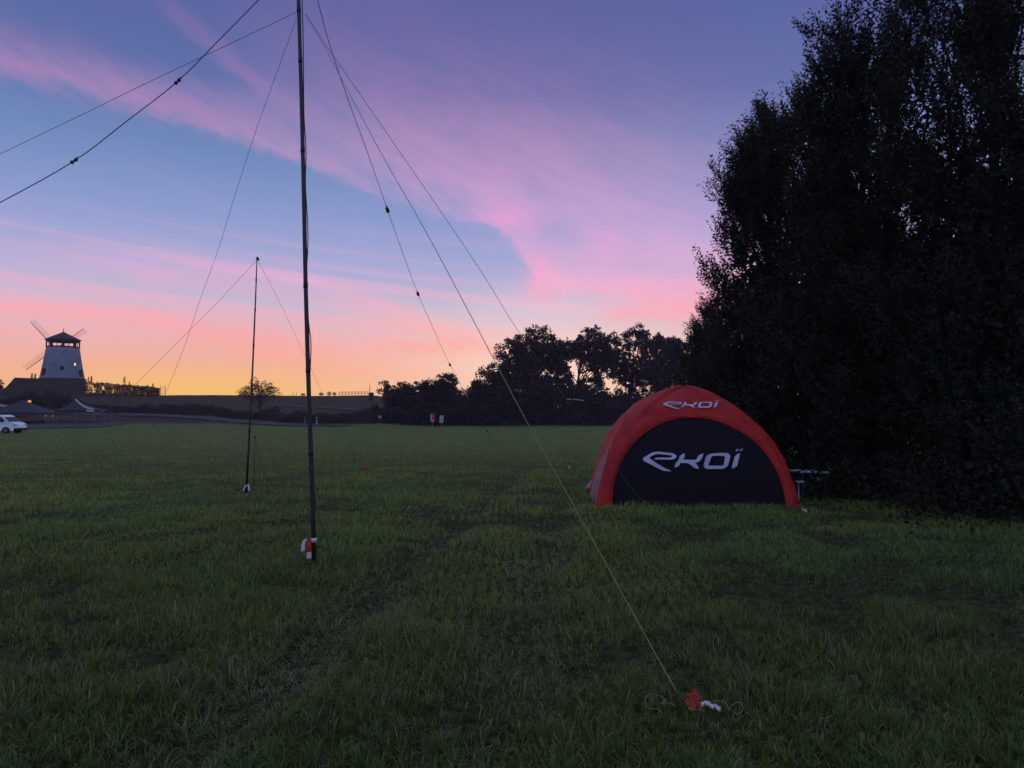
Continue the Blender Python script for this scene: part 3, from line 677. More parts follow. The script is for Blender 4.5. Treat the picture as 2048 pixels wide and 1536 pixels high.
for k, adeg in enumerate((132, 42, -48, -138)):
    a = math.radians(adeg); dv = hv * math.cos(a) + Vector((0, 0, 1)) * math.sin(a); ck = hv * math.cos(a - math.pi / 2) + Vector((0, 0, 1)) * math.sin(a - math.pi / 2)
    L = 6.9
    mb = MB(); mb.tube([hubc, hubc + dv * L], [.10, .05], 5); s = mb.build('sail', MT['mill_dark'], mill)
    mb = MB()
    for j in range(24):
        p = hubc + dv * (1.5 + (L - 1.5) * j / 23.); mb.tube([p, p + ck * .95], .013, 4)
    for j in range(1, 5): mb.tube([hubc + dv * 1.5 + ck * .95 * j / 4, hubc + dv * L + ck * .95 * j / 4], .013, 4)
    mb.build('lattice', MT['sail'], s)
# terrace wall, hedge and shrubs round the mill
def wall_run(pts, h, th, m, name, label, cat):
    """pts: (px, py_top, Y)"""
    P3 = [P(a, b, c) for a, b, c in pts]; o = thing(name, (P3[0].x, P3[0].y, P3[0].z - h), label, cat); mb = MB()
    V = []; 
    for p in P3:
        rd = Vector((p.x, p.y, 0)).normalized()
        for dy in (0, th):
            V += [(p.x + rd.x * dy, p.y + rd.y * dy, p.z - h), (p.x + rd.x * dy, p.y + rd.y * dy, p.z)]
    Fs = []
    for i in range(len(P3) - 1):
        b = i * 4; c = b + 4
        Fs += [(b, c, c + 1, b + 1), (b + 2, b + 3, c + 3, c + 2), (b + 1, c + 1, c + 3, b + 3)]
    Fs += [(0, 1, 3, 2), (len(V) - 4, len(V) - 2, len(V) - 1, len(V) - 3)]
    mb.add(V, Fs); mb.build('masonry', m, o, world=True)
    cp = MB()
    for a, b in zip(P3[:-1], P3[1:]):
        cp.tube([a + Vector((0, .1, .0)), b + Vector((0, .1, .0))], .14, 4)
    cp.build('coping', m, o, world=True); return o
wall_run([(-4, 782, 148), (10, 777, 147.6), (17, 770, 147.4), (29, 756.5, 147), (60, 757.5, 146), (110, 759, 145.2), (172, 762, 145)], 3.6, 10., MT['wall'], 'terrace_wall', 'dark retaining wall of the terrace under the mill', 'wall')
def hedge_px(name, label, cat, top, bot_dz, n, leaf, Y, depth, tint):
    xs_ = [p[0] for p in top]; yt = [p[1] for p in top]
    px = R.random(n) * (xs_[-1] - xs_[0]) + xs_[0]; py = np.interp(px, xs_, yt)
    V = []; 
    pt = np.array([tuple(P(a, b, Y)) for a, b in zip(px, py)])
    zt = pt[:, 2] + (vn(px, px * 0, 4, 31) - .5) * .35; zb_ = ground_z(pt[:, 0], pt[:, 1])
    q = R.random(n); pt[:, 2] = zb_ + (zt - zb_) * q; pt[:, 1] += R.normal(0, depth, n)
    # gaps in the lower part of the hedge
    gap = (vn(px, q * 10, 3.2, 33) > .66) & (px > 168) & (px < 245) & (q > .18) & (q < .8); 
    pt = pt[~gap]; n = len(pt)
    ld = unit(R.normal(size=(n, 3))); sd_ = unit(np.cross(ld, R.normal(size=(n, 3)))); Ll = leaf * (.6 + .8 * R.random(n))
    v, f = quads_from(pt, ld, sd_, Ll, Ll * .6)
    base = pt.mean(0); o = thing(name, tuple(base), label, cat)
    np_mesh('foliage', v - base[None], f, MT['leaf_far'], o, tint=np.repeat(np.array(tint) * (.6 + .8 * R.random((n, 1))), 4, 0))
    mb = MB(); k = int((xs_[-1] - xs_[0]) / 5)
    for i in range(k):
        a = xs_[0] + (i + .5) * 5; p = P(a, np.interp(a, xs_, yt), Y); zb2 = gz(p.x, p.y)
        mb.tube([(p.x, p.y, zb2 - .1), (p.x + .1, p.y, (zb2 + p.z) / 2), (p.x, p.y, p.z - .1)], [.05, .04, .02], 4)
    mb.build('stem', MT['bark'], o, world=True); return o
hedge_px('hedge', 'clipped hedge with glowing sky gaps running right from the mill', 'hedge', [(166, 763), (200, 766), (260, 770), (300, 773), (319, 776)], 0, 14000, .2, 148, .25, (.055, .03, .02))
def shrub(px, py_top, Y, w, label, n=260, name='shrub', leaf=.14, cone=True, base_py=None):
    top = P(px, py_top, Y); zb_ = P(px, base_py, Y).z if base_py else gz(top.x, Y)
    o = thing(name, (top.x, Y, zb_), label, 'shrub'); H = top.z - zb_
    q = R.random(n) ** .8; r = w * ((1 - q) if cone else np.sqrt(np.maximum(0, 1 - (2 * q - 1) ** 2))) * np.sqrt(R.random(n)) * .5 + .03; a = R.random(n) * 6.28
    pc = np.stack([r * np.cos(a), r * np.sin(a), q * H], 1); ld = unit(R.normal(size=(n, 3)) + np.array([0, 0, .8])); sd_ = unit(np.cross(ld, R.normal(size=(n, 3)))); Ll = leaf * (.6 + .8 * R.random(n))
    v, f = quads_from(pc, ld, sd_, Ll, Ll * .5); np_mesh('foliage', v, f, MT['leaf_far'], o, tint=np.repeat(np.array((.04, .028, .022)) * (.6 + .8 * R.random((n, 1))), 4, 0))
    MB().tube([(0, 0, -.1), (0, 0, H * .9)], [.05, .015], 5).build('stem', MT['bark'], o); return o
shrub(64, 747, 146.3, .45, 'leftmost small upright shrub on the terrace left of the mill', base_py=758)
shrub(70.5, 748, 146.3, .3, 'thin upright shrub nearest the mill on its left', base_py=758)
shrub(177, 754, 146, .25, 'thin wispy shrub just right of the mill tower', 120, base_py=764)
shrub(183, 753, 146, .4, 'small pointed shrub second to the right of the mill', base_py=765)
shrub(249, 754, 148, .9, 'pointed sapling rising above the middle of the hedge', base_py=772)
shrub(259, 764, 148, .4, 'tiny sprout on the hedge beside the pointed sapling', 100, base_py=773)
shrub(306, 768, 148, .6, 'low tuft on top of the right end of the hedge', 140, base_py=777)
for i, (px, tpy, lab) in enumerate(((642, 786, 'leftmost low tuft bush on the ridge right of the tall mast'), (658, 784.5, 'second low tuft bush on the ridge, darkest one'), (669, 785.5, 'third low tuft bush on the ridge nearest the rail fence'), (606, 788, 'low tuft bush on the ridge left of the tall mast'))):
    shrub(px, tpy, 150, .9, lab, 160, cone=False, leaf=.18)
# field goal-like frame at the end of the hedge
a = G(320, 149); b = G(329.5, 149); zt = P(325, 772, 149).z
o = thing('mesh_fence', a, 'small see-through fence panel at the right end of the hedge', 'fence')
MB().tube([a - Vector((0, 0, .1)), Vector((a.x, a.y, zt))], .035, 6).build('post', MT['mill_dark'], o, world=True)
MB().tube([b - Vector((0, 0, .1)), Vector((b.x, b.y, zt))], .045, 6).build('post', MT['mill_dark'], o, world=True)
mb = MB()
for k in range(9):
    z = a.z + (zt - a.z) * (k + 1) / 9.; mb.tube([(a.x, a.y, z), (b.x, b.y, z)], .006, 4)
    xx = a.x + (b.x - a.x) * k / 8.; mb.tube([(xx, a.y, a.z), (xx, a.y, zt)], .006, 4)
mb.build('mesh', MT['wood'], o, world=True)
# rail fence on the ridge
o = thing('rail_fence', G(680, 150), 'low wooden post and rail fence on the ridge', 'fence')
pp = [G(678 + 6.4 * i, 150) for i in range(10)]
for i, p in enumerate(pp): MB().tube([p - Vector((0, 0, .2)), p + Vector((0, 0, .78))], .06, 5).build('post', MT['wood'], o, world=True)
for h in (.3, .52, .74):
    mb = MB()
    for p, q in zip(pp[:-1], pp[1:]): mb.tube([p + Vector((0, -.03, h)), q + Vector((0, -.03, h + random.uniform(-.02, .02)))], .022, 4)
    mb.build('rail', MT['wood'], o, world=True)
o = thing('rail_fence', G(600, 150), 'few bare fence posts on the ridge left of the tall mast', 'fence')
for px in (586, 592, 614): p = G(px, 150); MB().tube([p - Vector((0, 0, .2)), p + Vector((0, 0, .6))], .05, 5).build('post', MT['wood'], o, world=True)
# pole with fittings at the end of the fence
b = G(739, 140); zt = P(739, 764, 140).z
o = thing('pole', b, 'thin pole with a knob and dark cabinet where the fence meets the trees', 'pole')
MB().tube([b, Vector((b.x, b.y, zt))], [.06, .025], 6).build('shaft', MT['wood'], o, world=True)
zk = P(739, 777.5, 140).z; MB().lathe([(.02, -.14), (.13, -.05), (.13, .05), (.02, .14)], (b.x, b.y, zk), 8).build('knob', MT['wood'], o, True, world=True)
zk = P(742, 785, 140).z; MB().box((b.x + .3, b.y, (b.z + zk) / 2), (.85, .5, zk - b.z)).build('cabinet', MT['mill_dark'], o, world=True, bevel=.03)

# ------------------------------------------------------------------ marquees, yard barriers, lamps
def marquee(label, pxl, pxr, Y, py_eave, peak, ridge_dx=0, white_edge=True, depth=4.5):
    el_, er_ = P(pxl, py_eave, Y), P(pxr, py_eave + .5, Y); pk = P(peak[0], peak[1], Y + depth / 2)
    gzl = gz(el_.x, Y); o = thing('marquee', ((el_.x + er_.x) / 2, Y, gzl), label, 'marquee')
    ze = el_.z; x0, x1 = el_.x, er_.x; n = 12; V = []; Fs = []
    cx, cy = pk.x, Y + depth / 2
    corners = [(x0, Y), (x1, Y), (x1, Y + depth), (x0, Y + depth)]
    per = []
    for i in range(4):
        a, b = corners[i], corners[(i + 1) % 4]
        for k in range(n): q = k / n; per.append((a[0] + (b[0] - a[0]) * q, a[1] + (b[1] - a[1]) * q))
    m_ = 10
    for j in range(m_ + 1):
        s = j / m_; hgt = (s ** 1.9)
        for (x, y) in per: V.append((x + (cx - x) * s * .985, y + (cy - y) * s * .985, ze + (pk.z - ze) * hgt))
    L = len(per)
    for j in range(m_):
        for k in range(L): Fs.append((j * L + k, j * L + (k + 1) % L, (j + 1) * L + (k + 1) % L, (j + 1) * L + k))
    MB().add(V, Fs).build('canopy', MT['canopy'], o, True, world=True)
    mb = MB(); t_ = .03
    for (x, y), (x2, y2) in zip(corners, corners[1:] + corners[:1]):
        dx, dy = x2 - x, y2 - y; mb.box(((x + x2) / 2, (y + y2) / 2, ze - .17), (max(abs(dx) + t_ * 2, t_), max(abs(dy), t_), .34))
    mb.build('valance', MT['canopy'], o, world=True)
    for (x, y) in corners:
        MB().tube([(x, y, gz(x, y) - .05), (x, y, ze - .02)], .035, 6).build('leg', MT['barrier'], o, world=True)
    if white_edge:
        pts = []
        for j in range(m_ + 1):
            s = j / m_; pts.append((x1 + (cx - x1) * s * .985, Y + (cy - Y) * s * .985 - .03, ze + (pk.z - ze) * s ** 1.9 + .04))
        mb = MB(); mb.tube(pts, [.16] + [.14] * (m_ - 1) + [.08], 4); mb.box((x1 - .45, Y - .04, ze - .17), (1.0, .03, .28)); mb.build('white_trim', MT['canopy_white'], o, world=True)
    return o
marquee('small black peaked marquee with a white right-hand trim', 108, 187, 101, 819, (150, 799))
marquee('wide black marquee behind the van, partly out of view', -60, 97, 101, 824.5, (46, 800), white_edge=False, depth=6)
marquee('farther black marquee showing above the wide one at the left edge', -95, 18, 110, 814, (-30, 797), depth=5)
p = P(59, 803, 108); o = thing('lantern', (p.x, p.y, gz(p.x, p.y)), 'round orange lamp glowing above the wide marquee', 'lamp')
MB().lathe([(.0, -.2), (.2, -.12), (.26, 0), (.2, .12), (0, .2)], p, 10).build('lamp', MT['lamp_orange'], o, True, world=True)
MB().tube([(p.x, p.y, gz(p.x, p.y)), p - Vector((0, 0, .15))], .04, 6).build('post', MT['barrier'], o, world=True)
for px, lab in ((91, 'left one of two small white lamps by the marquees'), (105, 'right one of two small white lamps by the marquees')):
    p = P(px, 832, 97); o = thing('white_lamp', (p.x, 97, gz(p.x, 97)), lab, 'white_lamp')  # two white lamps, built without glow as flared heads on stands
    MB().tube([(p.x, 97, gz(p.x, 97)), (p.x, 97, p.z - .1)], .03, 6).build('stand', MT['barrier'], o, world=True)
    MB().lathe([(0, -.13), (.11, -.13), (.15, .13), (.13, .13), (.1, -.1), (0, -.1)], p, 12).build('lamp_head', MT['canopy_white'], o, True, world=True)
bn = 0
proto = None
for i in range(7):
    px = 104 + i * 19; Y = 93.5 + (i % 2) * .12; p = G(px, Y)
    if proto is None:
        o = thing('barrier', p, 'x', 'barrier', 'mesh barriers round the yard')
        mb = MB(); w = 1.22; h = 1.7
        for s in (-1, 1): mb.tube([(s * w / 2, 0, .02), (s * w / 2, 0, h)], .022, 5)
        mb.tube([(-w / 2, 0, h), (w / 2, 0, h)], .02, 5); mb.tube([(-w / 2, 0, .15), (w / 2, 0, .15)], .02, 5); mb.build('frame', MT['barrier'], o)
        mb = MB()
        for k in range(1, 12): mb.tube([(-w / 2 + w * k / 12, 0, .15), (-w / 2 + w * k / 12, 0, h)], .005, 3)
        for k in range(1, 9): mb.tube([(-w / 2, 0, .15 + (h - .15) * k / 9), (w / 2, 0, .15 + (h - .15) * k / 9)], .005, 3)
        mb.build('mesh', MT['barrier'], o)
        for s in (-1, 1): MB().box((s * w / 2, 0, .05), (.22, .6, .12)).build('foot', MT['sign_grey'], o, bevel=.02)
        proto = o
    else:
        o = proto.copy(); C.objects.link(o)
        for ch in [c for c in C.objects if c.parent == proto]:
            c2 = ch.copy(); C.objects.link(c2); c2.parent = o
        o.location = p
    o['label'] = ['leftmost grey mesh barrier of the row below the marquees', 'second grey mesh barrier from the left in the yard row', 'third grey mesh barrier from the left in the yard row', 'middle grey mesh barrier of the yard row', 'third grey mesh barrier from the right in the yard row', 'second grey mesh barrier from the right in the yard row', 'rightmost grey mesh barrier of the row below the marquees'][i]
# guy line at the right marquee
o = tag(MB().tube([P(187, 822, 100.5), P(196, 828, 99), P(212, 818, 104)], .03, 4).build('guy_rope', MT['canopy_white'], None), 'pale guy rope off the right corner of the white trimmed marquee', 'rope')

# ------------------------------------------------------------------ van
vy = 68.0; vx1 = P(48, 850, vy).x; zg = gz(vx1 - 2, vy)
van = thing('van', (P(43, 850, vy).x - 2.25, vy, zg), 'white panel van cut off by the left edge of the field', 'van')
prof = [(-2.45, .38), (-2.5, .6), (-2.5, 1.75), (-2.42, 1.88), (-2.2, 1.93), (.75, 1.93), (1.05, 1.86), (1.25, 1.72), (1.72, 1.24), (2.2, 1.1), (2.4, .95), (2.48, .7), (2.48, .42), (2.4, .33)]
mb = MB(); n = len(prof); ws = [(-.95, 1), (-.9, 1)]
def vrow(y, ins): return [(x * (1 - ins * .01), y, z - (ins * .03 if z > 1.2 else 0)) for x, z in prof]
rows = [vrow(-.86, 2), vrow(-.95, 0), vrow(.95, 0), vrow(.86, 2)]
V = [v for r in rows for v in r]; Fs = []
for i in range(3):
    for j in range(n): Fs.append((i * n + j, (i + 1) * n + j, (i + 1) * n + (j + 1) % n, i * n + (j + 1) % n))
Fs += [tuple(range(n)), tuple(range(4 * n - 1, 3 * n - 1, -1))]
mb.add(V, Fs); body = mb.build('body', MT['van'], van, False, bevel=.05)
for sgn in (-1, 1):
    mb = MB(); mb.prism([(.28, 1.3), (1.42, 1.3), (1.13, 1.68), (.32, 1.72)], (0, sgn * .955 + (.012 if sgn < 0 else 0), 0), (1, 0, 0), (0, 0, 1), .014); mb.build('side_window', MT['van_glass'], van)
mb = MB(); mb.add([(1.30, -.78, 1.71), (1.30, .78, 1.71), (1.78, .82, 1.25), (1.78, -.82, 1.25)], [(0, 1, 2, 3)]); wsx = mb.build('windscreen', MT['van_glass'], van); wsx.modifiers.new('s', 'SOLIDIFY').thickness = .02
for xx in (-1.6, 1.55):
    for sgn in (-1, 1):
        mb = MB(); mb.tube([(xx, sgn * .78, .33), (xx, sgn * .975, .33)], .36, 20); w = mb.build('wheel', MT['rubber'], van)
        mb = MB(); mb.tube([(xx, sgn * .95, .33), (xx, sgn * .985, .33)], .2, 14); mb.build('rim', MT['barrier'], w)
for sgn in (-1, 1): MB().box((2.36, sgn * .78, .88), (.22, .3, .2)).build('headlight', MT['sign_white'], van, bevel=.03)
MB().box((2.42, 0, .45), (.2, 1.86, .22)).build('bumper', MT['rubber'], van, bevel=.04)
MB().box((1.2, -1.07, 1.3), (.16, .2, .24)).build('mirror', MT['rubber'], van, bevel=.03); MB().box((1.2, 1.07, 1.3), (.16, .2, .24)).build('mirror', MT['rubber'], van, bevel=.03)
MB().box((.38, -.965, 1.12), (.2, .03, .05)).build('door_handle', MT['rubber'], van)
MB().box((.2, -.956, 1.1), (.012, .012, 1.3)).build('door_seam', MT['rubber'], van)
MB().box((-.6, -.956, 1.05), (.5, .01, .12)).build('decal', MT['sign_grey'], van)

van.scale = (.9, .9, .87)
# ------------------------------------------------------------------ signs
def post_sign(name, label, px, Y, py_t, py_b, wpx, shape):
    b = G(px, Y, -.1); zt, zb_ = P(px, py_t, Y).z, P(px, py_b, Y).z; w = wpx / 1500 * Y
    o = thing(name, G(px, Y), label, 'sign'); MB().tube([b, (b.x, b.y, zt - .05)], .05, 6).build('post', MT['sign_grey'], o, world=True)
    return o, b.x, b.y - .06, zt, zb_, w
o, x, y, zt, zb_, w = post_sign('road_sign', 'round red road sign with a pale bar on a grey post', 760, 103, 829, 838, 9, 'c')
zc_ = (zt + zb_) / 2; MB().tube([(x, y, zc_), (x, y - .02, zc_)], w / 2, 20).build('disc', mat('faded_red', (.30, .12, .16), .6, .2), o, world=True); MB().box((x, y - .03, zc_), (w * .7, .016, w * .22)).build('bar', MT['sign_white'], o, world=True)
o, x, y, zt, zb_, w = post_sign('board', 'tall red board with a white margin standing before the bushes', 865, 101.5, 828, 843, 7.6, 'r')
MB().box((x, y, (zt + zb_) / 2), (w, .03, zt - zb_)).build('panel', MT['sign_white'], o, world=True)
MB().box((x + .06, y - .022, (zt + zb_) / 2 + .08), (w - .16, .014, zt - zb_ - .2)).build('red_field', MT['sign_red'], o, world=True)
o, x, y, zt, zb_, w = post_sign('board', 'tall white board with a grey stripe right of the red board', 883, 101, 831, 845.5, 7.4, 'r')
tl = Matrix.Rotation(math.radians(4), 3, 'Y')
MB().box((x, y, (zt + zb_) / 2), (w, .03, zt - zb_), mtx=tl).build('panel', MT['sign_white'], o, world=True)
MB().box((x, y - .022, (zt + zb_) / 2), (w * .16, .014, (zt - zb_) * .9), mtx=tl).build('stripe', MT['sign_grey'], o, world=True)
for px, py, lab in ((633.5, 835, 'short white marker post right of the tall mast'), (610, 836, 'short white marker post left of the tall mast')):
    b = G(px, 102); zt = P(px, py, 102).z; o = thing('marker_post', b, lab, 'post')
    MB().box((b.x, b.y, (b.z + zt) / 2), (.2 if px > 620 else .1, .1, zt - b.z + .1)).build('shaft', MT['sign_white'], o, world=True, bevel=.02)
    MB().box((b.x, b.y - .056, zt - .25), (.1, .014, .16)).build('reflector', MT['sign_grey'], o, world=True)
# pale rail glimpsed in front of the wood
a, b = P(1134, 798.5, 105), P(1168, 801, 105)
o = thing('rail_barrier', (a.x, a.y, gz(a.x, a.y)), 'thin pale raised rail in front of the dark undergrowth', 'barrier')
MB().tube([a, a.lerp(b, .5) + Vector((0, 0, .05)), b], .055, 5).build('rail', MT['sign_white'], o, world=True)
for p in (a, b): MB().tube([(p.x, p.y, gz(p.x, p.y) - .1), p], .03, 5).build('post', MT['mill_dark'], o, world=True)

# ------------------------------------------------------------------ masts and ropes
def poly_px(pts, Y): return [P(a, b, Y) for a, b in pts]
m1 = G(629, 8.1); mast = thing('mast', m1, 'tall near black telescopic mast whose top leaves the picture', 'mast')
mp = [(592, -260), (595, -110), (597, 0), (600, 100), (603, 200), (606, 320), (608.5, 430), (611, 560), (615, 700), (619, 830), (623, 940), (626, 1030), (629, 1142)]
pts = poly_px(mp, 8.1); rad = [.019, .020, .0215, .0215, .0225, .0225, .0235, .0235, .0245, .0245, .0255, .0255, .026]
MB().tube(pts, rad, 12).build('shaft', MT['mast'], mast, True, world=True)
for py_ in (20, 121, 300, 570, 740, 905):
    q = [b for b in mp]; px_ = np.interp(py_, [b[1] for b in mp], [b[0] for b in mp]); r_ = np.interp(py_, [b[1] for b in mp], rad)
    p = P(px_, py_, 8.1); MB().tube([p - Vector((0, 0, .03)), p + Vector((0, 0, .03))], r_ + .0025, 12).build('collar', MT['wire'], mast, True, world=True)
cpts = [(598, -260), (604, 0), (606, 60), (607, 130), (608, 230), (612, 300), (611, 370), (616, 470), (613, 560), (617, 640), (622, 690), (620, 760), (623, 850), (625, 930), (629, 990), (635, 1020), (645, 1062), (656, 1088), (668, 1104), (684, 1114)]
cp3 = [P(a, b, 8.1 - .03 * (b > 1000)) for a, b in cpts[:-4]] + [P(656, 1088, 8.0), P(668, 1104, 7.98), P(684, 1118, 7.95)]
def smooth(ps, k=5):
    out = []
    for i in range(len(ps) - 1):
        p0, p1, p2, p3 = ps[max(i - 1, 0)], ps[i], ps[i + 1], ps[min(i + 2, len(ps) - 1)]
        for j in range(k):
            t_ = j / k; out.append(.5 * ((2 * p1) + (p2 - p0) * t_ + (2 * p0 - 5 * p1 + 4 * p2 - p3) * t_ * t_ + (3 * p1 - p0 - 3 * p2 + p3) * t_ ** 3))
    out.append(ps[-1]); return out
MB().tube(smooth([Vector(p) for p in cp3]), .0055, 6).build('cable', MT['wire'], mast, True, world=True)

def ribbon(mb, pts, w, wdir, th=.002, mi=0):
    wd = Vector(wdir).normalized() * w / 2; nn = Vector((0, -1, 0)) * th; V = []
    for p in pts: p = Vector(p); V += [p - wd, p + wd, p + wd + nn, p - wd + nn]
    Fs = [(0, 3, 2, 1)]
    for i in range(len(pts) - 1):
        b = i * 4; c = b + 4
        for j in range(4): Fs.append((b + j, b + (j + 1) % 4, c + (j + 1) % 4, c + j))
    k = (len(pts) - 1) * 4; Fs.append((k, k + 1, k + 2, k + 3)); mb.add(V, Fs, mi)
bt = thing('barrier_tape', P(624, 1095, 8.06), 'red and white warning tape knotted round the foot of the tall mast', 'tape')
mb = MB(); p = P(628, 1080, 8.1); mb.tube([p - Vector((0, 0, .022)), p + Vector((0, 0, .022))], .0295, 14); mb.build('band', MT['tape_white'], bt, True, world=True)
mb = MB(); ribbon(mb, smooth([P(620, 1078, 8.06), P(613, 1078, 8.03), P(607, 1086, 8.02), P(606, 1103, 8.02)], 4), .042, (1, 0, .35)); mb.build('loose_end', MT['tape_white'], bt, True, world=True)
mb = MB(); ribbon(mb, [P(617, 1082, 8.04), P(618, 1092, 8.03), P(618.5, 1104, 8.03)], .044, (1, 0, .05)); mb.build('loose_end', MT['tape_red'], bt, world=True)
mb = MB(); ribbon(mb, [P(618.5, 1104.3, 8.03), P(618, 1110, 8.035), P(617.5, 1117, 8.04)], .05, (1, 0, .02)); mb.build('loose_end', MT['tape_white'], bt, world=True)
mb = MB(); ribbon(mb, smooth([P(622, 1083, 8.05), P(618, 1077.5, 8.04), P(614, 1080, 8.03)], 3), .02, (.2, 0, 1)); mb.build('knot', MT['tape_red'], bt, world=True)

m2 = G(492, 15.7); mast2 = thing('mast', m2, 'second thinner black mast standing farther away, fully visible', 'mast')
mp2 = [(514, 513), (513, 545), (511, 600), (508.5, 660), (505, 740), (501, 820), (497, 900), (492, 992)]
MB().tube(poly_px(mp2, 15.7), [.009, .011, .014, .016, .018, .020, .022, .024], 10).build('shaft', MT['mast'], mast2, True, world=True)
p = P(515, 518, 15.7); MB().tube([p + Vector((-.005, 0, .03)), p + Vector((.012, 0, -.03))], .03, 8).build('pulley', MT['wire'], mast2, True, world=True)
for py_ in (560, 620, 690, 770, 860):
    px_ = np.interp(py_, [b[1] for b in mp2], [b[0] for b in mp2]); p = P(px_, py_, 15.7)
    MB().tube([p - Vector((0, 0, .03)), p + Vector((0, 0, .03))], .012 + .014 * (py_ - 513) / 480 + .003, 10).build('collar', MT['wire'], mast2, True, world=True)
bt2 = thing('barrier_tape', P(493, 975, 15.65), 'white tape ends tied round the foot of the farther mast', 'tape')
mb = MB(); ribbon(mb, [P(497, 969, 15.62), P(498, 976, 15.6), P(498.5, 982, 15.6)], .03, (1, 0, .1)); mb.build('loose_end', MT['tape_white'], bt2, world=True)
mb = MB(); ribbon(mb, [P(490, 972, 15.62), P(488, 978, 15.6), P(487, 982, 15.6)], .022, (1, 0, -.3)); mb.build('loose_end', MT['tape_white'], bt2, world=True)
mb = MB(); p = P(493, 971, 15.7); mb.tube([p - Vector((0, 0, .02)), p + Vector((0, 0, .012))], .0265, 10); mb.build('band', MT['tape_white'], bt2, True, world=True)

def line_px(pts, Ya, Yb):
    """screen polyline of a taut line whose ends are at depths Ya, Yb (depth interpolated so straight stays straight)"""
    d = [0.]
    for a, b in zip(pts[:-1], pts[1:]): d.append(d[-1] + math.hypot(b[0] - a[0], b[1] - a[1]))
    return [P(p[0], p[1], 1 / ((1 - s / d[-1]) / Ya + (s / d[-1]) / Yb)) for p, s in zip(pts, d)]
def rope(label, pts, Ya, Yb, r, m, insul=(), name='guy_rope', cat='rope', ir=.022):
    p3 = line_px(pts, Ya, Yb)
    end = p3[-1]; o = thing(name, (end.x, end.y, gz(end.x, end.y)), label, cat)
    MB().tube(smooth([Vector(q) for q in p3], 4), r, 6).build('line', m, o, True, world=True)
    for (ix, iy) in insul:
        k = min(range(len(pts)), key=lambda i: abs(pts[i][0] - ix) + abs(pts[i][1] - iy)); c = Vector(p3[k])
        d = (Vector(p3[min(k + 1, len(p3) - 1)]) - Vector(p3[max(k - 1, 0)])).normalized()
        L = ir * 2.0; mb = MB(); mb.tube([c - d * L, c - d * L * .8, c - d * L * .3, c - d * L * .15, c + d * L * .15, c + d * L * .3, c + d * L * .8, c + d * L], [ir * .3, ir * .85, ir * .9, ir * .45, ir * .45, ir * .9, ir * .85, ir * .3], 10)
        mb.tube([c - d * L * .5, c - d * L * .9 + Vector((0, 0, ir * 1.0)), c - d * L * 1.2 + Vector((0, 0, ir * .9))], ir * .22, 5)
        mb.build('insulator', MT['wire'], o, True, world=True)
    return o
rope('dark sagging antenna wire with two insulators running off the left side', [(595, -80), (517, 0), (440, 78), (355, 163), (250, 245), (148, 322), (0, 405), (-300, 560), (-900, 850), (-1500, 1150)], 8.1, 6.6, .0048, MT['wire'], [(355, 163), (148, 322)], 'antenna_wire', 'wire', .021)
rope('thin rope from the tall mast to the left edge, above the farther mast', [(592, 25), (440, 97), (300, 163), (150, 236), (0, 308), (-600, 596), (-1250, 905)], 8.1, 10, .0028, MT['rope_pale'])
rope('steep thin rope from the tall mast down across the hillside, left of the farther mast', [(592, 40), (552, 150), (513, 258), (470, 390), (436, 500), (400, 600), (370, 690), (330, 790), (312, 835), (285, 905), (262, 975)], 8.1, 16.5, .0026, MT['rope_pale'])
rope('antenna wire with four insulators sloping from the tall mast into the field', [(612, -80), (635, 0), (660, 92), (700, 210), (735, 305), (775, 420), (805, 505), (836, 588), (868, 660), (900, 730), (937, 798), (975, 863), (1008, 905)], 8.1, 33, .0045, MT['rope_pale'], [(775, 420), (836, 588), (900, 730), (975, 863)], 'antenna_wire', 'wire', .034)
rope('bright yellow guy rope pegged in the near grass beside the orange cloth', [(610, 28), (650, 95), (700, 190), (770, 320), (850, 460), (925, 600), (1000, 742), (1060, 855), (1180, 1070), (1290, 1270), (1366, 1406)], 8.1, 4.25, .0030, MT['rope_yellow'])
rope('thin pale guy rope passing in front of the red tent', [(612, 28), (650, 88), (690, 145), (790, 290), (900, 450), (970, 555), (1035, 660), (1120, 780), (1200, 890), (1270, 985), (1328, 1050)], 8.1, 11.0, .0028, MT['rope_pale'])
rope('thin left guy rope of the farther mast', [(512, 522), (460, 578), (400, 640), (340, 700), (285, 755), (200, 838), (95, 940)], 15.7, 18.5, .0030, MT['rope_pale'])
rope('thin right guy rope of the farther mast', [(516, 522), (560, 606), (600, 690), (645, 785), (690, 870), (728, 942)], 15.7, 20, .0030, MT['rope_pale'])
# curved cable by the far mast
rope('dark bent cable hanging in the grass right of the farther mast', [(510, 872), (514, 890), (517, 912), (521, 930), (530, 948), (538, 960), (545, 972)], 17.2, 16.6, .006, MT['wire'], name='cable', cat='cable')
p = P(510, 874, 17.2); tag(MB().tube([G(509.5, 17.2, -.05), p], [.006, .006], 5).tube([p - Vector((0, 0, .03)), p + Vector((0, 0, .03))], .022, 8).build('cable_stake', MT['wire'], None, True), 'thin dark stake holding up the bent cable', 'stake')

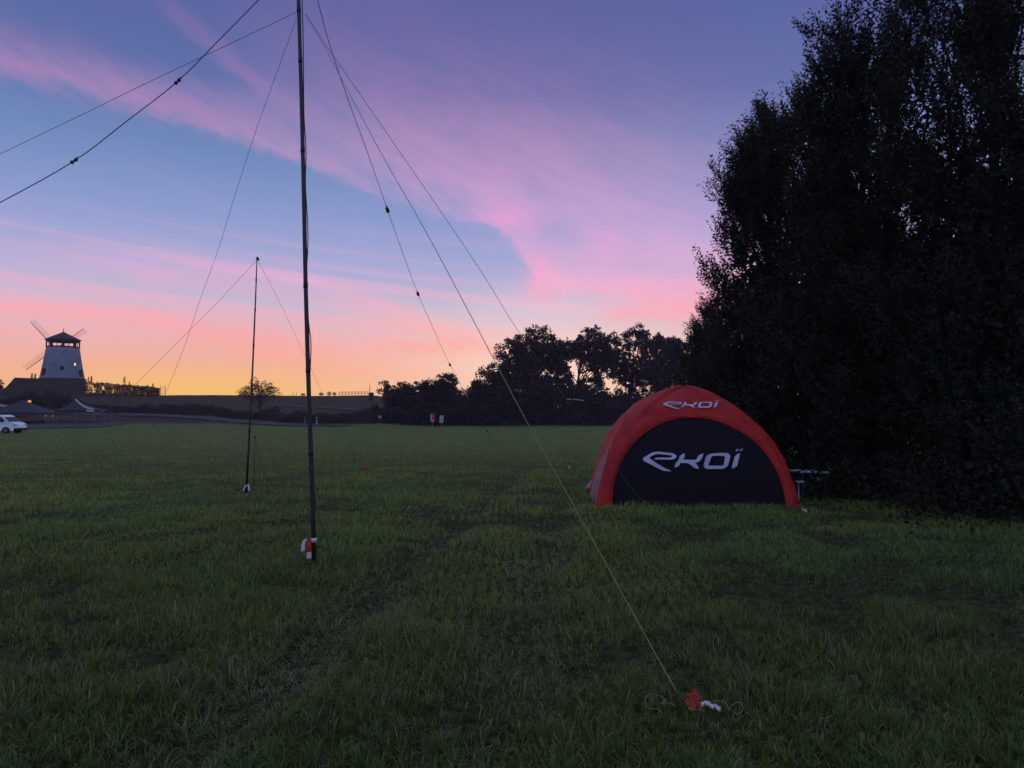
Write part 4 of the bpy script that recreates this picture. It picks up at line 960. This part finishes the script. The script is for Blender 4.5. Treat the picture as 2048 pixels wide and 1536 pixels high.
# yellow rope loops, peg, orange cloth and white ribbon by the near anchor
an = P(1366, 1406, 4.25)
pg = thing('tent_peg', (an.x, an.y, gz(an.x, an.y)), 'small peg with knotted yellow line in the near grass', 'peg')
MB().tube([(an.x + .02, an.y, an.z - .1), (an.x, an.y, an.z + .015), (an.x - .012, an.y, an.z + .03)], .005, 6).build('shaft', MT['metal'], pg, True, world=True)
kp = [an + Vector((.014 * math.cos(i * 1.9), .012 * math.sin(i * 2.3), .004 * i - .02)) for i in range(12)]
MB().tube(smooth(kp, 3), .0028, 5).build('knot', MT['rope_yellow'], pg, True, world=True)
def onground(pxs, Y0, h=.03):
    out = []
    for (a, b) in pxs:
        Yg = 1500 * 1.6 / (b - 832.) ; Yg = Yg * (1 - h / 1.6); out.append(P(a, b, Yg))
    return out
lp = [(1350, 1412), (1335, 1405), (1322, 1407), (1330, 1398), (1310, 1389), (1296, 1390), (1290, 1402), (1298, 1416), (1315, 1418), (1322, 1424)]
tag(MB().tube(smooth(onground(lp, 4.2, .045), 5), .0016, 5).build('rope_loop', MT['rope_yellow'], None, True), 'loose loop of yellow line left of the peg in the near grass', 'rope')
lp = [(1376, 1414), (1395, 1420), (1420, 1404), (1440, 1402), (1452, 1406), (1458, 1420), (1462, 1412), (1480, 1404), (1486, 1418), (1478, 1428), (1468, 1426)]
tag(MB().tube(smooth(onground(lp, 4.2, .045), 5), .0016, 5).build('rope_loop', MT['rope_yellow'], None, True), 'tangled yellow line right of the white ribbon', 'rope')
def crumple(name, label, cat, px0, px1, py0, py1, m, seed, h=.05, nn=10):
    bm = bmesh.new(); rr = random.Random(seed)
    Yc = 2400 / ((py0 + py1) / 2 - 832.) * .97
    a, b = P(px0, py1, Yc), P(px1, py0, Yc); w = b.x - a.x; hh = b.z - a.z
    V = []; Fs = []
    for i in range(nn + 1):
        for j in range(nn + 1):
            u, v = i / nn, j / nn
            V.append((a.x + w * (u + .10 * math.sin(v * 5 + seed) + .06 * math.sin(v * 11)) + rr.uniform(-.02, .02) * w, Yc + (v - .5) * hh * 1.2 + rr.uniform(-.012, .012), a.z + hh * (v * .75 + .25 * math.sin(u * 9 + seed) * .5 + .1) + rr.uniform(-.006, .006) - hh * .12 * (u - .5) ** 2 * 4))
    for i in range(nn):
        for j in range(nn): k = i * (nn + 1) + j; Fs.append((k, k + nn + 1, k + nn + 2, k + 1))
    o = MB().add(V, Fs).build(name, m, None, True); o.modifiers.new('s', 'SOLIDIFY').thickness = .002; return tag(o, label, cat)
crumple('cloth', 'crumpled orange cloth lying beside the peg in the near grass', 'cloth', 1374, 1404, 1384, 1414, MT['orange_cloth'], 3)
o = MB(); ribbon(o, [q + Vector((0, .006 * math.sin(i * 1.7), .004 * math.sin(i * 2.3))) for i, q in enumerate(smooth(onground([(1402, 1410), (1409, 1406), (1417, 1408), (1424, 1413), (1430, 1412), (1436, 1417), (1441, 1418)], 4.1, .055), 4))], .023, (.25, .5, 1), .001); tag(o.build('ribbon', MT['tape_white'], None, True), 'white ribbon lying beside the orange cloth', 'ribbon')
def scrap(label, px, py, w, h, m, name='scrap', cat='litter', hz=.04, ang=.3):
    Yc = 2400 / (py + 3 - 832.) ; p = P(px, py, Yc * .99); ww = w / 1500 * Yc; hh = h / 1500 * Yc
    o = MB(); ribbon(o, smooth([p + Vector((-ww / 2, .01, hh * .3)), p + Vector((-ww * .1, -.01, 0)), p + Vector((ww / 2, .01, -hh * .2))], 4), hh, (ang, 0, 1)); return tag(o.build(name, m, None, True), label, cat)
scrap('small red scrap of tape on the grass between mast and tent', 731, 937, 6, 5, MT['tape_red'])
scrap('small bright white scrap of tape on the grass left of the tent', 1139, 934, 4.5, 6, MT['tape_white'], ang=-.5)
scrap('narrow upright white scrap nearest the left side of the tent', 1170.5, 922, 2.6, 10, MT['rope_pale'], ang=-.1)
scrap('thin pale scrap on the grass in front of the tent', 1328, 1049, 14, 3, MT['rope_pale'])
scrap('crumpled white scrap at the right foot of the tent', 1610, 1021, 10, 8, MT['tape_white'], ang=-.6)

# ------------------------------------------------------------------ inflatable tent
A = 1.75; TH = 2.2
ctr = Vector((3.45, 15.1, 0)); rz = math.atan2(-.3, 3.49)
tz = min(gz(ctr.x + i, ctr.y + j) for i in (-1.7, 0, 1.7) for j in (-1.7, 0, 1.7)) - .02
tent = thing('tent', (ctr.x, ctr.y, tz), 'red inflatable dome tent with a black front wall and white lettering', 'tent', rz=rz)
wz = [(0, 1), (.15, .965), (.32, .905), (.45, .845), (.57, .77), (.71, .63), (.82, .48), (.92, .30), (.975, .15), (1.0, 0)]
def wfun(z): return float(np.interp(z / TH, [a for a, b in wz], [b for a, b in wz])) * A
# smoother version by dense Catmull resample
_t = np.linspace(0, math.pi / 2, 200); _z = np.sin(_t) ** 1.02; _w = np.cos(_t) ** 1.0
_corr = np.interp(_z, [a for a, b in wz], [b for a, b in wz]); _k = np.ones(21) / 21.
_pad = np.concatenate([np.full(10, _corr[0]), _corr, np.full(10, _corr[-1])]); _sm = np.convolve(_pad, _k, 'valid')
def wfun(z): return float(np.interp(min(max(z / TH, 0), 1), _z, _sm * .9 + _corr * .1)) * A
OH, OW = 1.60, 1.51    # arch opening
def gfun(z): return OW * math.sqrt(max(0., 1 - (z / OH) ** 2.15)) if z < OH else 0.
def face_pt(f, u, z, off=0.):
    w = wfun(z); dzz = .02; sl = (wfun(z + dzz) - wfun(max(z - dzz, 0))) / (dzz + min(z, dzz)); nrm = Vector((0, -1, -sl)).normalized() if True else None
    # outward normal of front face (facing -y, tilting up)
    nrm = Vector((0, -1, -sl)); nrm.normalize()
    p = Vector((u, -w, z)) + nrm * off
    return Matrix.Rotation(f * math.pi / 2, 3, 'Z') @ p
NZ = 44; NU = 9
def side_puff(f, u, z):
    return .15 * max(0., math.cos(u / max(wfun(z), .05) * math.pi / 2)) * min(1., (TH - z) / .7) if f == 3 else 0.
def band_mesh(f, m):
    mb = MB()
    # left and right legs below the arch top, then the cap above it
    for s in (-1, 1):
        V = []; Fs = []; zs = [OH * math.sin(i / NZ * math.pi / 2) for i in range(NZ + 1)]
        for i, z in enumerate(zs):
            g_, w_ = gfun(z), wfun(z)
            for j in range(NU + 1):
                q = j / NU; u = g_ + (w_ - g_) * q
                bulge = side_puff(f, s * u, z) + .055 * math.sin(math.pi * min(q * 1.15 + .0, 1)) ** .8 * min(1, (w_ - g_) / .25)
                wr = .020 * math.sin(z * 30 + q * 6 * s + 2.5 * math.sin(z * 7)) * math.sin(q * math.pi) * (vn(np.array([z * 3.]), np.array([s * 4. + f]), .5, 40)[0])
                V.append(face_pt(f, s * u, z, bulge + wr))
        for i in range(NZ):
            for j in range(NU):
                k = i * (NU + 1) + j; q4 = (k, k + 1, k + NU + 2, k + NU + 1); Fs.append(q4 if s > 0 else q4[::-1])
        mb.add(V, Fs)
    V = []; Fs = []; n2 = 26; nu = 20
    for i in range(n2 + 1):
        z = OH + (TH - OH) * math.sin(i / n2 * math.pi / 2)
        w_ = wfun(z)
        for j in range(nu + 1):
            u = -w_ + 2 * w_ * j / nu
            q = abs(u) / max(w_, .01)
            V.append(face_pt(f, u, z, side_puff(f, u, z) + .055 * math.sin(math.pi * (1 - q) * .5) * (w_ > .02) * (1 - i / n2) ** .4 * min(1., .15 + i / 5.) + (.012 * math.sin(u * 24 + z * 9) * (1 - q) if f == 3 else 0)))
    for i in range(n2):
        for j in range(nu): k = i * (nu + 1) + j; Fs.append((k, k + 1, k + nu + 2, k + nu + 1))
    mb.add(V, Fs)
    return mb
names = ('front', 'right', 'back', 'left')
for f in range(4): band_mesh(f, None).build('arch_panel', MT['tent_red'], tent, True)
for f in range(4):
    V = []; Fs = []; n2 = 40; nu = 40
    for i in range(n2 + 1):
        z = OH * math.sin(i / n2 * math.pi / 2); g_ = gfun(z) + .01
        for j in range(nu + 1):
            u = -g_ + 2 * g_ * j / nu; wr = 0.
            if f == 3: wr = side_puff(f, u, z) + .05 * (vn(np.array([u * 3 + z * 2]), np.array([z * 1.5 - u]), .5, 41)[0] - .5) + .015
            else: wr = .008 * math.sin(u * 5 + z * 3)
            V.append(face_pt(f, u, z, -.02 + wr))
    for i in range(n2):
        for j in range(nu): k = i * (nu + 1) + j; Fs.append((k, k + 1, k + nu + 2, k + nu + 1))
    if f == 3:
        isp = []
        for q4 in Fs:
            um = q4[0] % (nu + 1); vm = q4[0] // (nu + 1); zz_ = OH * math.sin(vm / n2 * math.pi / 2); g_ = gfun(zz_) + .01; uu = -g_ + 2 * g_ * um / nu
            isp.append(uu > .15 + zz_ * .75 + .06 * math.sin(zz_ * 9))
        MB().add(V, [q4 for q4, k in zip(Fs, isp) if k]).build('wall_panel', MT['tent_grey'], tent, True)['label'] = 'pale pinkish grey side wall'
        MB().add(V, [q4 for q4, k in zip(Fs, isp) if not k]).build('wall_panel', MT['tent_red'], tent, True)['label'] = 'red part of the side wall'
    else: MB().add(V, Fs).build('wall_panel', MT['tent_black'], tent, True)
for sx_, sy_ in ((-1, -1), (1, -1), (1, 1), (-1, 1)):   # air beams along the four ridges
    pts = []
    for i in range(25):
        z = TH * math.sin(i / 24 * math.pi / 2) * .985; w_ = wfun(z) - .10; w_ = max(w_, 0); pts.append((sx_ * w_, sy_ * w_, max(z - .03, -.02)))
    MB().tube(pts, [.12] * 25, 12).build('air_beam', MT['tent_red'], tent, True)
    MB().box((sx_ * (A - .1), sy_ * (A - .1), .03), (.3, .3, .10), 0).build('foot', MT['tent_red'], tent, bevel=.03)
# hem flap at the left side and pegs
mb = MB(); V = []; Fs = []
for i in range(9):
    q = i / 8.; y_ = 1.55 - 2.4 * q * .5
    for j in range(5):
        r = j / 4.; V.append((-A - .03 - .16 * r * (1 + .5 * math.sin(q * 7)), y_, .24 - .2 * r + .02 * math.sin(q * 11 + j)))
for i in range(8):
    for j in range(4): k = i * 5 + j; Fs.append((k, k + 1, k + 6, k + 5))
fl = mb.add(V, Fs).build('hem_flap', MT['tent_grey'], tent, True); fl.modifiers.new('s', 'SOLIDIFY').thickness = .004
mb = MB(); zz = [.35 + .05 * i for i in range(16)]
mb.tube([face_pt(3, .55 + .05 * math.sin(i * .9) + .28 * (i / 15.) * 0 , z, .045) for i, z in enumerate(zz)], [.012 + .01 * abs(math.sin(i)) for i in range(16)], 6)
mb.build('rolled_strip', MT['tape_white'], tent, True)
# lettering: outlines in the sheet's own units
e_ = [(565, 568), (440, 560), (380, 535), (250, 465), (75, 370), (58, 335), (75, 305), (220, 215), (290, 192), (360, 188), (600, 215), (655, 232), (688, 270), (680, 300), (640, 330), (580, 343), (285, 340), (275, 330), (310, 306), (575, 303), (598, 290), (600, 270), (585, 258), (360, 232), (310, 235), (230, 270), (182, 300), (190, 325), (300, 405), (440, 500), (560, 550)]
k_ = [(635, 490), (655, 495), (725, 460), (750, 405), (880, 408), (930, 435), (990, 490), (1035, 512), (1085, 512), (1060, 450), (1025, 410), (1100, 375), (1150, 320), (1190, 222), (1150, 230), (1085, 270), (1060, 320), (1040, 345), (800, 342), (830, 300), (845, 220), (800, 230), (745, 275), (725, 345), (670, 410)]
i_ = [(1685, 510), (1715, 505), (1785, 460), (1860, 215), (1820, 222), (1755, 280), (1690, 480)]
d1 = [(1780, 170), (1800, 135), (1838, 118), (1825, 160), (1790, 175)]; d2 = [(1850, 172), (1870, 135), (1925, 115), (1910, 150), (1865, 172)]
oo = [(1175, 440), (1185, 490), (1225, 518), (1500, 518), (1560, 500), (1620, 450), (1675, 280), (1660, 230), (1610, 207), (1490, 205), (1300, 230), (1235, 270)]
oi = [(1262, 440), (1270, 452), (1285, 456), (1500, 456), (1525, 450), (1545, 430), (1578, 295), (1572, 275), (1550, 268), (1450, 262), (1365, 264), (1330, 285)]
arc = [0.]; zz = np.linspace(0, TH, 400); ww = [wfun(z) for z in zz]
for i in range(1, 400): arc.append(arc[-1] + math.hypot(zz[i] - zz[i - 1], ww[i] - ww[i - 1]))
def z_at(s): return float(np.interp(s, arc, zz))
def s_at(z): return float(np.interp(z, zz, arc))
def letter(polys, ring, u0, zc0, width, off, curve):
    k = width / 1867.; bm = bmesh.new(); sc = s_at(zc0)
    for pl in polys:
        vs_ = [bm.verts.new(((a - 991) * k, (340 - b) * k, 0)) for a, b in pl]
        for tr in tessellate_polygon([[v.co for v in vs_]]):
            try: bm.faces.new([vs_[i] for i in tr])
            except ValueError: pass
    if ring:
        n = len(oo); o1 = [bm.verts.new(((a - 991) * k, (340 - b) * k, 0)) for a, b in oo]; o2 = [bm.verts.new(((a - 991) * k, (340 - b) * k, 0)) for a, b in oi]
        for i in range(n): bm.faces.new((o1[i], o1[(i + 1) % n], o2[(i + 1) % n], o2[i]))
    bmesh.ops.triangulate(bm, faces=bm.faces[:])
    for i in range(-9, 10):
        bmesh.ops.bisect_plane(bm, geom=bm.verts[:] + bm.edges[:] + bm.faces[:], plane_co=(0, i * .028 * width / 1.8, 0), plane_no=(0, 1, 0))
    for v in bm.verts:
        u, s = v.co.x, v.co.y; v.co = face_pt(0, u + u0, z_at(sc + s - curve * (u / (width / 2)) ** 2 * .0), off)
    me = bpy.data.meshes.new('letter'); bm.to_mesh(me); bm.free(); return me
def logo(u0, zc0, width, off, lab):
    for polys, ring in (([e_], False), ([k_], False), ([], True), ([i_, d1, d2], False)):
        o = link('letter', letter(polys, ring, u0, zc0, width, off, 0), MT['print'], tent)
        sm_ = o.modifiers.new('s', 'SOLIDIFY'); sm_.thickness = .003; sm_.offset = 0
logo(-.05, .845, 1.80, .004, '')
logo(.03, 1.80, 1.07, .070, '')
# ------------------------------------------------------------------ folding table
tx = P(1600, 945, 14.3); zt = tx.z
tb = thing('table', (P(1630, 945, 14.4).x, 14.4, gz(5.7, 14.4)), 'small pale folding table beside the right foot of the tent', 'table')
xa, xb = P(1602, 945, 14.3).x, P(1660, 945, 14.3).x
MB().box(((xa + xb) / 2, 14.6, zt), (xb - xa, .55, .03)).build('tabletop', MT['table_top'], tb, world=True, bevel=.008)
for x_ in (xa + .06, xb - .06):
    for y_ in (14.38, 14.82):
        g_ = gz(x_, y_); MB().tube([(x_, y_, zt - .02), (x_, y_, g_ - .02)], .009, 6).build('leg', MT['barrier'], tb, world=True)
    MB().tube([(x_, 14.38, zt - .22), (x_, 14.82, zt - .22)], .008, 6).build('brace', MT['barrier'], tb, world=True)
p = P(1599, 963, 14.1); tag(MB().box(p, (.13, .16, .02)).box(p + Vector((0, .05, -.24)), (.02, .02, .46)).build('stool', MT['table_top'], None, bevel=.004), 'small pale stool top between tent and folding table', 'stool')
p = P(1642, 956, 14.5); tag(MB().box(p + Vector((0, 0, -.02)), (.22, .1, .1)).build('towel', MT['sign_grey'], None, bevel=.02), 'grey cloth hanging under the far end of the folding table', 'cloth')
o = MB(); o.tube([P(1654, 1001, 14.0), P(1672, 1005, 13.9)], .012, 5); tag(o.build('stick', MT['rope_pale'], None), 'pale stick on the ground right of the folding table', 'stick')

# ------------------------------------------------------------------ evening haze over the whole place
hm = bpy.data.materials.new('haze'); hm.use_nodes = True; t = hm.node_tree; t.nodes.clear()
o_ = t.nodes.new('ShaderNodeOutputMaterial'); pv = t.nodes.new('ShaderNodeVolumePrincipled')
pv.inputs['Color'].default_value = (.9, .78, .95, 1); pv.inputs['Density'].default_value = .00035; pv.inputs['Anisotropy'].default_value = .2
t.links.new(pv.outputs[0], o_.inputs['Volume'])
tag(MB().box((0, 148, 9.5), (720, 540, 24)).build('haze', hm), 'thin violet dawn haze over the field', kind='stuff')
